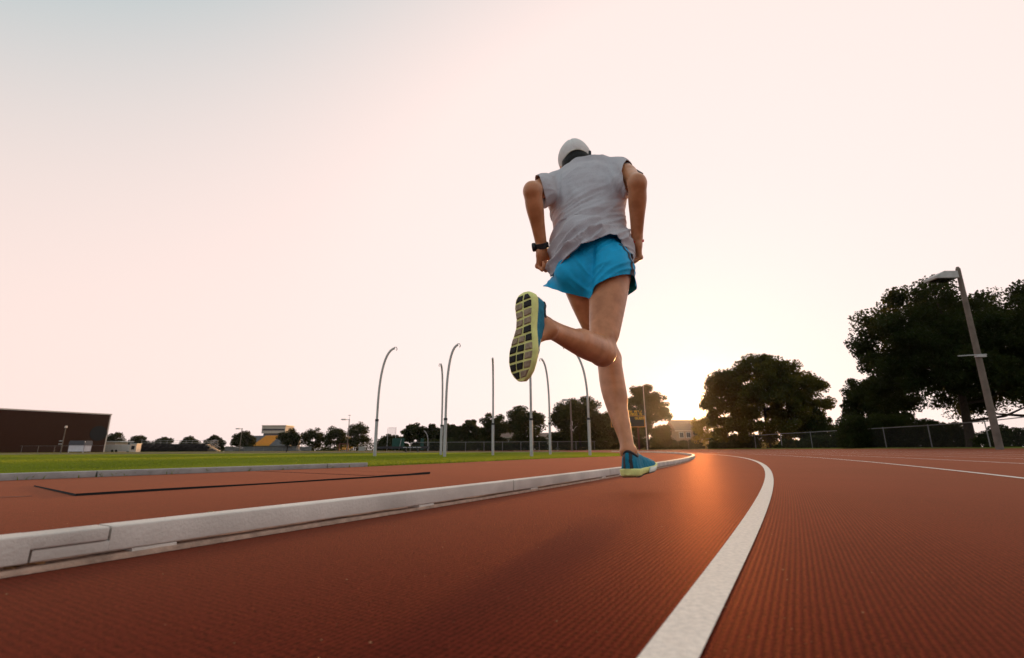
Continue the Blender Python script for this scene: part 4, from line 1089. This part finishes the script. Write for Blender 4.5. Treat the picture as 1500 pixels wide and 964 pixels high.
hand(wrR, fR, 1, fR+latC*.10+UP*-.3, fwdC*1.0-latC*.15)
# legs
def leg(h, kn, an, side):
    td_, sd_ = nrm(kn-h), nrm(an-kn)
    post = nrm(-td_+sd_*(td_@sd_))                                   # back of the shank
    tpost = nrm(sd_-td_*(sd_@td_))                                   # back of the thigh
    lt = nrm(np.cross(td_, tpost))
    G.tube([h, h+(kn-h)*.30, h+(kn-h)*.62, kn-td_*.05], [lt]*4, [.084, .0785, .0655, .051], [.090, .084, .069, .053], .02)
    G.cone(h+(kn-h)*.2-tpost*.02, kn-td_*.10-tpost*.012, .066, .046, .03)
    G.cone(h+(kn-h)*.35+tpost*.022, kn-td_*.09+tpost*.014, .055, .036, .03)
    G.ball(kn, .050, .025); G.ball(kn-tpost*.018+sd_*.004, .038, .02)
    for q in (-1, 1): G.cone(kn-td_*.06+lt*q*.030+tpost*.030, kn+sd_*.03+lt*q*.026+post*.022, .014, .013, .02)
    bow = np.array((-.012, 0, 0)) if side < 0 else np.zeros(3)
    G.tube([kn, kn+(an-kn)*.30+bow, kn+(an-kn)*.60+bow*.7, kn+(an-kn)*.85, an], [lt]*5, [.048, .0515, .0415, .0295, .0265], [.050, .050, .041, .032, .031], .02)
    G.cone(kn+sd_*.05+post*.018+lt*.012, kn+(an-kn)*.42+post*.016+lt*.010, .036, .031, .022)
    G.cone(kn+sd_*.05+post*.018-lt*.012, kn+(an-kn)*.48+post*.016-lt*.012, .035, .031, .022)
    G.cone(kn+(an-kn)*.72+post*.020, an+post*.028, .012, .010, .014)                         # tendon
    for q in (-1, 1): G.ball(an+lt*q*.022-post*.004, .0125, .014)
    return post
pR = leg(hR_, kR, aR, 1); pL = leg(hL, kL, aL, -1)
# feet inside the shoes
SH_L = .285
Fr = nrm(at(765, 553, 1.5)-at(772, 428, 1.5)); Ur = np.array((.66, .73, -.18)); Ur = nrm(Ur-Fr*(Ur@Fr)); Rr = np.cross(Fr, Ur)
Or = aR-Ur*.112-Fr*.100-Rr*.018
Fl = nrm((.50, .86, .075)); Ul = nrm(np.array((-.03, 0, 1.))-Fl*(np.array((-.03, 0, 1.))@Fl)); Rl = np.cross(Fl, Ul)
Ol = at(917, 700, 1.945)+Ul*0.0-Rl*(-.0)
Ol = Ol+Rl*.012
for an, O, Fv, Uv in ((aR, Or, Fr, Ur), (aL, Ol, Fl, Ul)):
    G.cone(an, O+Fv*.050+Uv*.055, .026, .022, .015); G.cone(an+Fv*.008, O+Fv*.15+Uv*.048, .024, .020, .015); G.cone(O+Fv*.15+Uv*.045, O+Fv*.22+Uv*.036, .024, .015, .02)
V, F = G.mesh(12)
body = shell('body', off_mesh(V), F, M_SKIN, runner)
print('body', len(V), round(time.time()-T0, 1))

# ---- shirt
G = Grid((.05, 1.66, .80), (.66, 2.32, 1.66), .005)
G.tube([hc+np.array((.0, .02, -.10)), hc+np.array((0, .012, .06)), wa, ch, uc+UP*-.01], [latP, latP, latP*.5+latC*.5, latC, latC], [.178, .173, .158, .165, .150], [.162, .151, .124, .122, .104], .04)
for shp, elp in ((shL, elL), (shR, elR)):
    G.cone(nb+UP*.040, shp-UP*.002, .056, .047, .04); G.ball(shp-UP*.006, .056, .03)
    G.cone(shp-(shp-mid_sh)*.20-UP*.05, ch+(shp-mid_sh)*.62, .056, .075, .04)
    G.tube([shp-UP*.008, shp+(elp-shp)*.70-UP*.012], [latC, latC], [.059, .071], [.059, .072], .03)
hem_px = ((806, 388), (820, 381), (835, 372), (852, 363), (868, 357), (882, 349), (893, 344.5), (904, 349), (914, 355), (921, 361), (926, 373), (930, 378))
hem_pt = np.array([at(x, y, 1.875) for x, y in hem_px])
_la = (hem_pt-hc)@latP
def cut_hem(X, Y, Z):
    la = (X-hc[0])*latP[0]+(Y-hc[1])*latP[1]
    fa = (X-hc[0])*fwdP[0]+(Y-hc[1])*fwdP[1]
    zb = np.interp(la, _la, hem_pt[:, 2]); zf_ = .965
    t = np.clip((fa+.06)/.16, 0, 1); t = t*t*(3-2*t)
    return (zb*(1-t)+zf_*t)-Z
def sleeve_cut(p, n_, sh, el):
    n_ = nrm(n_); ax = nrm(el-sh)
    def fn(X, Y, Z):
        q = (X-p[0])*n_[0]+(Y-p[1])*n_[1]+(Z-p[2])*n_[2]
        dx, dy, dz = X-sh[0], Y-sh[1], Z-sh[2]; t = dx*ax[0]+dy*ax[1]+dz*ax[2]
        r_ = np.sqrt(np.maximum(dx*dx+dy*dy+dz*dz-t*t, 0))
        return q-2.0*np.maximum(r_-.098, 0)
    return fn
def neck_cut(X, Y, Z):
    n_ = nrm(UP-fwdC*.25+0*latC); p = C7+UP*.046
    q = (X-p[0])*n_[0]+(Y-p[1])*n_[1]+(Z-p[2])*n_[2]
    c_ = nb; r2 = (X-c_[0])**2+(Y-c_[1])**2
    return q-1.5*np.maximum(np.sqrt(r2)-.080, 0)
cuts = [cut_hem, sleeve_cut(at(788, 275, 2.02), -latC-UP*.12-fwdC*.25, shL, elL), sleeve_cut(at(921, 257, 1.96), latC-fwdC*.42, shR, elR), neck_cut]
V, F = G.mesh(1)
for c_ in cuts: V, F = clip(V, F, c_)
Nn = vnormals(V, F)
la = (V-hc)@latP; za = V[:, 2]-hc[2]; fa = (V-hc)@fwdP
def ridge(x): return 1-np.abs(x)*2
cd_, sd2 = math.cos(R(36)), math.sin(R(36))
al, ac = la*cd_+za*sd2, -la*sd2+za*cd_                               # along and across the slanting folds
Q = np.stack((al, ac, fa), 1)
n1 = vnoise(Q, (3.2, 15, 4), 1); n2 = vnoise(Q, (6, 34, 8), 2); n3 = vnoise(np.stack((la, za, fa), 1), (9, 7, 9), 3)
n4 = vnoise(np.stack((la*.94+za*.3, za*.94-la*.3, fa), 1), (26, 9, 20), 4)
m_low = np.clip((.40-za)/.22, 0.12, 1); m_back = np.clip(.5-fa*5, .35, 1)
disp = m_low*m_back*(.034*np.clip(ridge(n1), -.2, 1)**2+.017*np.clip(ridge(n2), 0, 1)**2)-.006+.013*n3+.006*n4
slv = np.minimum(np.linalg.norm(V-shL, axis=1), np.linalg.norm(V-shR, axis=1)); disp *= np.clip((slv-.03)/.1, .45, 1)
lc = (V-mid_sh)@latC; zc = V[:, 2]-mid_sh[2]
for sg, shp in ((-1, shL), (1, shR)):                                # crease between sleeve and back
    e_ = lc*sg-.136+.10*(zc+.10)
    disp = disp-.010*np.exp(-(e_/.011)**2)*np.clip((.03-zc)/.05, 0, 1)*np.clip((zc+.16)/.05, 0, 1)+.006*np.exp(-((e_+.022)/.012)**2)*np.clip((.02-zc)/.05, 0, 1)*np.clip((zc+.2)/.05, 0, 1)
V = V+Nn*(np.maximum(disp, -.007)+.001+.011*np.clip((-la-.04)/.06, 0, 1)*np.clip((.06-za)/.05, 0, 1))[:, None]
V = relax(V, F, 1)
# flick the hem out a little behind
shirt = shell('shirt', off_mesh(V), F, M_SHIRT, runner, .0028)
print('shirt', len(V), round(time.time()-T0, 1))

# ---- shorts
G = Grid((.04, 1.70, .66), (.66, 2.34, 1.14), .0045)
G.tube([hc+UP*.18, hc+UP*.03, hc-UP*.06], [latP]*3, [.138, .155, .158], [.104, .116, .118], .04)
tL, tR = nrm(kL-hL), nrm(kR-hR_)
for hp in (hL, hR_): G.ball(hp-fwdP*.050-UP*.040, .090, .035)
fl_tip = at(792, 417, 2.03)
G.tube([hR_, hR_+tR*.10, hR_+tR*.25+fwdP*.045+latP*.012], [latP]*3, [.094, .094, .098], [.112, .122, .150], .03)
G.cone(hR_+fwdP*.05+latP*.02, hR_+tR*.24+fwdP*.095+latP*.055, .070, .078, .03)
G.tube([hL, hL+tL*.08-latP*.010, hL+tL*.15-latP*.055, hL+tL*.25-latP*.125], [latP]*4, [.090, .098, .145, .235], [.110, .112, .116, .120], .03)
hemL = [at(790, 418, 2.03), at(822, 428, 1.93), at(858, 437, 1.91)]
nL = nrm(np.cross(hemL[2]-hemL[0], np.array((0, 1, .42)))); nL = nL if nL[2] < 0 else -nL
hemR = [at(860, 424, 1.89), at(917, 405, 1.89)]
nR = nrm(np.cross(hemR[1]-hemR[0], np.array((.1, 1, -.05)))); nR = nR if nR[2] < 0 else -nR
splitx = (at(861, 430, 1.95)-hc)@latP
def cutL(X, Y, Z):
    g = (X-hemL[0][0])*nL[0]+(Y-hemL[0][1])*nL[1]+(Z-hemL[0][2])*nL[2]
    return np.where((X-hc[0])*latP[0]+(Y-hc[1])*latP[1] < splitx, g, -1.0)
def cutR(X, Y, Z):
    p = hemR[0]; g = (X-p[0])*nR[0]+(Y-p[1])*nR[1]+(Z-p[2])*nR[2]
    l_ = (X-hc[0])*latP[0]+(Y-hc[1])*latP[1]
    f_ = (X-hc[0])*fwdP[0]+(Y-hc[1])*fwdP[1]
    g = g-.026*np.clip((.055-(l_-splitx))/.055, 0, 1)**1.6-.022*np.clip((f_+.012)/.02, 0, 1)
    return np.where(l_ >= splitx, g, -1.0)
cutW = lambda X, Y, Z: Z-(hc[2]+.13)+0*X
cuts = [cutL, cutR, cutW]
V, F = G.mesh(1)
for c_ in cuts: V, F = clip(V, F, c_)
Nn = vnormals(V, F)
la = (V-hc)@latP; za = V[:, 2]-hc[2]; fa = (V-hc)@fwdP
rad = np.hypot(la-(hR_-hc)@latP, za+.12); angr = np.arctan2(za+.16, la+.02)
Q = np.stack((np.cos(angr)*3, np.sin(angr)*3, rad), 1)
f1 = vnoise(np.stack((angr*3.2, rad*5, fa*3), 1), (1, 1, 1), 6); f2 = vnoise(np.stack((la*.8+za*.6, za*.8-la*.6, fa), 1), (7, 40, 8), 7)
f3 = vnoise(np.stack((la, za, fa), 1), (24, 7, 14), 8); f4 = vnoise(np.stack((la*.7-za*.7, za*.7+la*.7, fa), 1), (5, 26, 6), 9)
rs = np.clip((la+.03)/.06, 0, 1)
disp = rs*(.006*np.clip(ridge(f2), -.2, 1)**2+.005*f1)+(1-rs)*(.004*f3+.006*np.clip(ridge(f4), 0, 1)**2)+.003*f3
crease = np.exp(-((la-.012-.10*(za+.0))/.010)**2)*np.clip(-fa*12, 0, 1)*np.clip((.06-za)/.05, 0, 1)
cov = np.clip(-cut_hem(V[:, 0], V[:, 1], V[:, 2])/.03+.3, 0, 1)
V = V+Nn*(disp*(1-.6*cov)-.010*crease-.001-.007*cov)[:, None]
V = relax(V, F, 1)
shorts = shell('shorts', off_mesh(V), F, M_SHORTS, runner, .002)
def panel_fn(X, Y, Z):
    P_ = np.stack((X, Y, Z), -1)-hc; f_ = P_@fwdP; l_ = P_@latP; z_ = P_[..., 2]
    return np.maximum(np.maximum(np.abs(f_+.072+.25*(z_+.05))-np.interp(z_, (-.2, -.12, -.03, .06), (.040, .034, .012, .004)), (.09-l_)*.5), z_-.05)
Vp, Fp = clip(V+vnormals(V, F)*.0016, F, panel_fn)
shell('side_panel', off_mesh(Vp), Fp, M_PANEL, runner)['label'] = 'charcoal side panel on the right leg of the shorts'
print('shorts', len(V), round(time.time()-T0, 1))

# ---- hair and cap
G = Grid(hdc-.16, hdc+.16, .0035)
G.ell(hdc+tilt*.008-hf*.004, (.0765, .0925, .105), (hl, hf, tilt), .01)
G.tube([hdc-tilt*.03-hf*.045, hdc-tilt*.120-hf*.048], [hl, hl], [.066, .052], [.050, .034], .02)
def hair_cut(X, Y, Z):
    f = (X-hdc[0])*hf[0]+(Y-hdc[1])*hf[1]+(Z-hdc[2])*hf[2]; u = (X-hdc[0])*tilt[0]+(Y-hdc[1])*tilt[1]+(Z-hdc[2])*tilt[2]
    return np.maximum(f-.045-np.clip(u, 0, 1)*.6, f*.9-u-.065)
G.carve(hair_cut)
V, F = G.mesh(1)
V = V+vnormals(V, F)*(.0014*vnoise(V, (120, 120, 40), 4))[:, None]
shell('hair', off_mesh(V), F, M_HAIR, runner)
G = Grid(hdc-.20, hdc+.22, .004)
cc = hdc+tilt*.030
G.ell(cc, (.086, .104, .098), (hl, hf, tilt), .01)
def cap_cut(X, Y, Z):
    x, y, z = X-cc[0], Y-cc[1], Z-cc[2]
    f = x*hf[0]+y*hf[1]+z*hf[2]; u = x*tilt[0]+y*tilt[1]+z*tilt[2]; l = x*hl[0]+y*hl[1]+z*hl[2]
    arch = .010*np.clip(1-(l/.066)**2, 0, 1)*np.clip(-f*20, 0, 1)
    return (-.046+arch)-u-.10*f
G.carve(cap_cut)
V, F = G.mesh(1); cen = V[F].mean(1)
V, F = drop(V, F, cap_cut(cen[:, 0], cen[:, 1], cen[:, 2]) > -.003)
lx = (V-cc)@hl; seam = np.zeros(len(V))
angc = np.arctan2((V-cc)@hf, (V-cc)@hl)
for a0 in np.arange(6)*np.pi/3+np.pi/6: seam = np.maximum(seam, np.exp(-((np.angle(np.exp(1j*(angc-a0)))*.09)/.0035)**2))
V = V+vnormals(V, F)*(-.0032*seam+.0034*vnoise(V, (16, 16, 16), 11))[:, None]
cap = shell('cap', off_mesh(V), F, M_CAP, runner, .003)
# brim in front, edge binding round the opening at the back, strap
bv, bf = [], []
nb_ = 17
for i in range(nb_):
    a_ = R(-62+124*i/(nb_-1)); r0, r1 = .098, .098+.072*math.cos(R(-62+124*i/(nb_-1))*1.25)**.6
    for r_, dz in ((r0, -.030), ((r0+r1)/2, -.034-.004*abs(math.sin(a_))), (r1, -.046-.012*abs(math.sin(a_)))):
        bv.append(cc+hl*math.sin(a_)*r_*.86+hf*math.cos(a_)*r_+tilt*(dz-.006))
bf = [(i*3+j, i*3+j+1, i*3+j+4, i*3+j+3) for i in range(nb_-1) for j in (0, 1)]
bo = link('brim', np_mesh('brim', off_mesh(np.array(bv)), np.array(bf), True), M_CAP, cap); md = bo.modifiers.new('t', 'SOLIDIFY'); md.thickness = .004
bind = MB(); arcp = []
for i in range(25):
    l = -.074+.148*i/24
    u = -.046+.010*max(0, 1-(l/.066)**2)
    f = -.104*math.sqrt(max(0, 1-(l/.086)**2-(u/.098)**2))
    u2 = u-.10*f
    f = -.104*math.sqrt(max(0, 1-(l/.086)**2-(u2/.098)**2))
    arcp.append(cc+hl*l*1.012+hf*f*1.012+tilt*u2-ORG)
bind.tube(arcp, .0030, 6); bind.build('cap_binding', M_WHITEF, cap, True)
sb = MB(); sb.box((cc+hl*.074-hf*.040-tilt*.028-ORG), (.016, .022, .026)); sb.build('cap_buckle', M_BLACK, cap, False, .003)

bt_ = MB(); bt_.tube([cc+tilt*.094-ORG, cc+tilt*.1015-ORG, cc+tilt*.104-ORG], [.0085, .0080, .003], 12); bt_.build('cap_button', M_CAP, cap, True)
# ---- wrist and arm things
def band(name, p, ax, lat, a, b, wd, th, mat, parent=runner):
    ax = nrm(ax); lat = nrm(lat-ax*(np.asarray(lat)@ax)); f = np.cross(ax, lat); n = 28
    vs = []
    for j in range(n):
        t = 2*math.pi*j/n; r = lat*math.cos(t), f*math.sin(t)
        for (e, h_) in ((0, -.5), (th, -.42), (th, .42), (0, .5)):
            vs.append(p+r[0]*(a+e)+r[1]*(b+e)+ax*h_*wd-ORG)
    fs = [(j*4+q, j*4+(q+1) % 4, ((j+1) % n)*4+(q+1) % 4, ((j+1) % n)*4+q) for j in range(n) for q in range(4)]
    return MB().add(vs, fs).build(name, mat, parent, True)
wp = wrL-fL*.012
wb = band('wristwatch', wp, fL, latC, .0290, .0255, .026, .004, M_BLACK)
wb['label'] = 'black sports watch on the left wrist'
wl = nrm(latC-fL*(latC@fL)); wfv = np.cross(fL, wl)
fc = wp-wl*.0315+wfv*.004
cs = MB(); cs.tube([fc-ORG+wl*.004, fc-wl*.010-ORG], .0200, 16); cs.build('watch_case', M_BLACK, wb, False, .002)
gb = MB(); gb.tube([fc-wl*.0095-ORG, fc-wl*.0112-ORG], .0165, 16); gb.build('watch_face', M_GLASSD, wb)
band('wristband', wrR+fR*.006, fR, latC, .0290, .0262, .009, .0022, M_RED)['label'] = 'thin red band on the right wrist'
uR = nrm(elR-shR)
ab = band('armband', shR+(elR-shR)*.34, uR, latC, .0470, .0490, .030, .002, M_BLACK); ab['label'] = 'black strap round the right upper arm'
ol = nrm(latC+fwdC*1.1+UP*.35); ol = nrm(ol-uR*(ol@uR))
ph = MB(); pc = shR+(elR-shR)*.46+ol*.050; m3 = Matrix((Vector(uR), Vector(np.cross(ol, uR)), Vector(ol))).transposed()
ph.add([Vector(pc-ORG)+m3 @ Vector((x*.050, y*.030, z*.007)) for x in (-1, 1) for y in (-1, 1) for z in (-1, 1)], [(0, 1, 3, 2), (4, 6, 7, 5), (0, 4, 5, 1), (2, 3, 7, 6), (0, 2, 6, 4), (1, 5, 7, 3)]); ph.build('music_player', M_BLACK, ab, False, .004)

# ---- shoes
T_ = (0, .03, .08, .18, .3, .42, .55, .68, .80, .90, .96, 1.0)
W0_ = (.011, .026, .0355,    .0385, .0335, .0335, .0430, .0520, .0500, .0405, .0265, .010)
C0_ = (0, 0, 0, .0015, .007, .008, .005, .001, -.003, -.007, -.009, -.010)
Z0 = (.010, .004, .001, 0, 0, 0, 0, .001, .005, .012, .017, .021)
ZT = (.034, .034, .033, .031, .029, .027, .026, .026, .028, .032, .035, .036)
def make_shoe(name, side, O, Fv, Uv, label, pads):
    Rv = np.cross(Fv, Uv)
    C_ = C0_ if pads else tuple(c*.5 for c in C0_); W_ = W0_ if pads else tuple(w*(1.06 if .2 < t < .5 else 1) for w, t in zip(W0_, T_))
    def loc(x, y, z): return np.asarray(O)+Rv*(x*side)+Fv*y+Uv*z-ORG
    def locs(P_): return O-ORG+np.outer(P_[:, 0]*side, Rv)+np.outer(P_[:, 1], Fv)+np.outer(P_[:, 2], Uv)
    g = Grid((-.065, -.012, -.01), (.065, SH_L+.012, .15), .0026)
    X, Y, Z = np.meshgrid(*g.ax, indexing='ij')
    t = np.clip(Y/SH_L, 0, 1)
    w = np.interp(t, T_, W_)+.0005; c = np.interp(t, T_, C_); b = np.interp(t, T_, ZT)-.010
    H = np.interp(t, (0, .05, .12, .25, .34, .42, .5, .6, .72, .84, .93, 1.0), (.086, .104, .108, .106, .104, .094, .082, .070, .060, .053, .047, .038))
    u = np.clip((Z-b)/np.maximum(H-b, .01), -1, 1.5)
    lean = np.interp(u, (0, .55, 1.0), (1.0, .86, .58))
    ankle = np.interp(t, (0, .1, .3, .45), (.86, .90, .95, 1.0)); lean = lean*(ankle*np.clip(u, 0, 1)+1-np.clip(u, 0, 1))
    q = (np.abs(X-c)/np.maximum(w*lean, .004))**2.6+np.clip(u, 0, 9)**3.2
    d = (q**(1/2.8)-1)*np.minimum(w, .03)
    d = np.maximum(d, b-Z); d = np.maximum(d, -(Y+.002-.10*np.clip(Z-.05, 0, 1))); d = np.maximum(d, Y-SH_L+.004)
    g.D = d.astype(np.float32)
    def coll(X, Y, Z):
        z_c = np.interp(Y/SH_L, (-.05, .02, .07, .15, .22, .29, .34, .37), (.104, .102, .092, .078, .078, .092, .110, .2))
        return np.where(Y/SH_L < .37, Z-z_c, -1.0)
    g.carve(coll)
    V, F = g.mesh(2); cen = V[F].mean(1); nn = vnormals(V, F)[F].mean(1)
    dead = (coll(cen[:, 0], cen[:, 1], cen[:, 2]) > -.0022) & (nn[:, 2] > .5)
    V, F = drop(V, F, dead)
    if side < 0: F = F[:, ::-1]
    V = V+vnormals(V, F)*(-side if side > 0 else 1)*0
    Vn = vnormals(V if side > 0 else V*np.array((-1, 1, 1)), F); 
    if side < 0: Vn = Vn*np.array((-1, 1, 1))
    V = V+Vn*(.0016*vnoise(V, (45, 70, 45), 3))[:, None]
    sh = link(name, np_mesh(name, locs(V), F, True), M_SHOE, runner); sh['label'] = label
    md = sh.modifiers.new('t', 'SOLIDIFY'); md.thickness = .004; md.offset = -1
    # collar lining: tube along the open edge
    E = np.concatenate([F[:, [i, (i+1) % 4]] for i in range(4)]); Es = np.sort(E, 1); key = Es[:, 0].astype(np.int64)*len(V)+Es[:, 1]
    uq, cnt = np.unique(key, return_counts=True); be = [(int(k_//len(V)), int(k_ % len(V))) for k_ in uq[cnt == 1]]
    nb2 = {}
    for a_, b_ in be: nb2.setdefault(a_, []).append(b_); nb2.setdefault(b_, []).append(a_)
    best = []; seen = set()
    for st in nb2:
        if st in seen: continue
        lp = [st]; seen.add(st); cur = st
        while True:
            nx = [x for x in nb2[cur] if x not in seen]
            if not nx: break
            cur = nx[0]; seen.add(cur); lp.append(cur)
        if len(lp) > len(best): best = lp
    P_ = V[best]
    for _ in range(6): P_ = (np.roll(P_, 1, 0)+P_*2+np.roll(P_, -1, 0))/4
    P_ = P_[::3]; P_ = np.concatenate((P_, P_[:2]))
    cb = MB(); cb.tube([tuple(x) for x in locs(P_)], .0058, 8, False); cb.build('collar', M_BLACK, sh, True)
    # heel stripes
    cen = V[F].mean(1)
    m_ = (np.abs(np.abs(cen[:, 0])-.0125+.03*(cen[:, 2]-.07)) < .0052) & (cen[:, 1] < .030) & (cen[:, 2] > .034)
    if m_.any():
        Vq, Fq = drop(V+Vn*.0014, F, ~m_); link('heel_stripe', np_mesh('heel_stripe', locs(Vq), Fq, True), M_BLACK, sh)
    # sole
    sv_, sf = [], []; n = 28; ns = 44
    for i in range(ns):
        t = i/(ns-1); t = .5-.5*math.cos(math.pi*t)
        w = float(np.interp(t, T_, W_))+.004; c = float(np.interp(t, T_, C_)); z0 = float(np.interp(t, T_, Z0)); z1 = float(np.interp(t, T_, ZT))
        for j in range(n):
            a_ = 2*math.pi*j/n; ca, sa = math.cos(a_), math.sin(a_)
            ex = abs(ca)**.42*(1 if ca > 0 else -1); ez = abs(sa)**.42*(1 if sa > 0 else -1)
            sv_.append((c+w*ex*(1+.05*ez), t*SH_L*1.015-.004, (z0+z1)/2+(z1-z0)/2*ez))
    for i in range(ns-1):
        for j in range(n): sf.append((i*n+j, i*n+(j+1) % n, (i+1)*n+(j+1) % n, (i+1)*n+j))
    sf += [tuple(range(n)), tuple((ns-1)*n+j for j in range(n))]
    MB().add(locs(np.array(sv_)), sf).build('midsole', M_SOLE, sh, True)
    sw = MB()
    for i0 in ((0,) if not pads else ()):                                            # white flash on the inner side of the midsole
        vs = []
        for q in range(7):
            y = SH_L*(.52+.22*q/6); t = y/SH_L; w = float(np.interp(t, T_, W_))+.0058; c = float(np.interp(t, T_, C_)); z0 = float(np.interp(t, T_, Z0)); z1 = float(np.interp(t, T_, ZT))
            vs += [(c-w*1.01, y-.02, z0+.004), (c-w*1.01, y+.004, z1-.003)]
        fs = [(2*q, 2*q+1, 2*q+3, 2*q+2) for q in range(6)]
    if not pads: o_ = sw.add(locs(np.array(vs)), fs).build('sole_flash', M_WHITEF, sh, True); md = o_.modifiers.new('t', 'SOLIDIFY'); md.thickness = .0012; md.offset = 0
    if not pads:
        ob = []
        for q in range(20):
            t = .03+.94*q/19; w = float(np.interp(t, T_, W_))*.93; c = float(np.interp(t, T_, C_)); z0 = float(np.interp(t, T_, Z0))-.0008
            for e in (-1, -.4, .4, 1): ob.append((c+w*e, t*SH_L, z0))
        o_ = MB().add(locs(np.array(ob)), [(q*4+j, q*4+j+1, q*4+j+5, q*4+j+4) for q in range(19) for j in range(3)]).build('outsole', M_PADD, sh)
        md = o_.modifiers.new('t', 'SOLIDIFY'); md.thickness = .004; md.offset = 0
        return sh
    # tread: rows from heel to toe; columns medial to lateral, d dark, t tan, . none
    rows = [(.022, 'dd'), (.120, 'td'), (.218, 'tt'), (.316, 'tt'), (.414, 'td'), (.512, 'ttd'), (.610, 'ddt'), (.708, 'ddt'), (.806, 'ddt'), (.900, 'dt')]
    for ri, (tt, cols) in enumerate(rows):
        t2 = tt+.080; nC = len(cols)
        for ci, kind in enumerate(cols):
            vs = []
            for tq in (tt, t2):
                for e in (0, 1):
                    fr = (ci+e)/nC
                    fr = fr*.96+.02+((.016 if e == 0 else -.016) if True else 0)*3/nC
                    ex = -1+2*fr
                    skew = .014*(fr-.5)*-1+.0
                    yy = tq-.045*ex*.5
                    yy = min(max(yy, .012), .985)
                    w = float(np.interp(yy, T_, W_))*.97+.001; c = float(np.interp(yy, T_, C_)); z0 = float(np.interp(yy, T_, Z0))
                    vs.append((c+w*ex, yy*SH_L, z0))
            top = [(x, y, z-.0042) for x, y, z in vs]; base = [(x, y, z+.003) for x, y, z in vs]
            cx_, cy_ = np.mean([v[0] for v in vs]), np.mean([v[1] for v in vs])
            top = [(cx_+(x-cx_)*.80, cy_+(y-cy_)*.80, z) for x, y, z in top]
            P8 = np.array(base+top)
            MB().add(locs(P8), [(0, 1, 5, 4), (1, 3, 7, 5), (3, 2, 6, 7), (2, 0, 4, 6), (4, 5, 7, 6), (0, 2, 3, 1)]).build('tread_pad', M_PADD if kind == 'd' else M_PADT, sh, False, .0012)
    return sh
make_shoe('shoe', 1, Or, Fr, Ur, 'raised right shoe showing its lime and tan tread', True)
make_shoe('shoe', -1, Ol, Fl, Ul, 'left shoe just above the track, toe pointing away', False)
print('person', round(time.time()-T0, 1))

# ------------------------------------------------------------------ evening haze
hm = bpy.data.materials.new('air'); hm.use_nodes = True
ht = hm.node_tree; ht.nodes.remove(ht.nodes['Principled BSDF'])
pv = ht.nodes.new('ShaderNodeVolumePrincipled'); pv.inputs['Color'].default_value = (.95, .93, .9, 1); pv.inputs['Density'].default_value = .00012; pv.inputs['Anisotropy'].default_value = .9
ht.links.new(pv.outputs[0], ht.nodes['Material Output'].inputs['Volume'])
hb = MB(); hb.box((0, 240, 6.0), (850, 570, 14.4)); o = hb.build('haze', hm); o['kind'] = 'stuff'

print('done', round(time.time()-T0, 1), 'tris', sum(len(o.data.polygons) for o in COL.objects if o.type == 'MESH'))
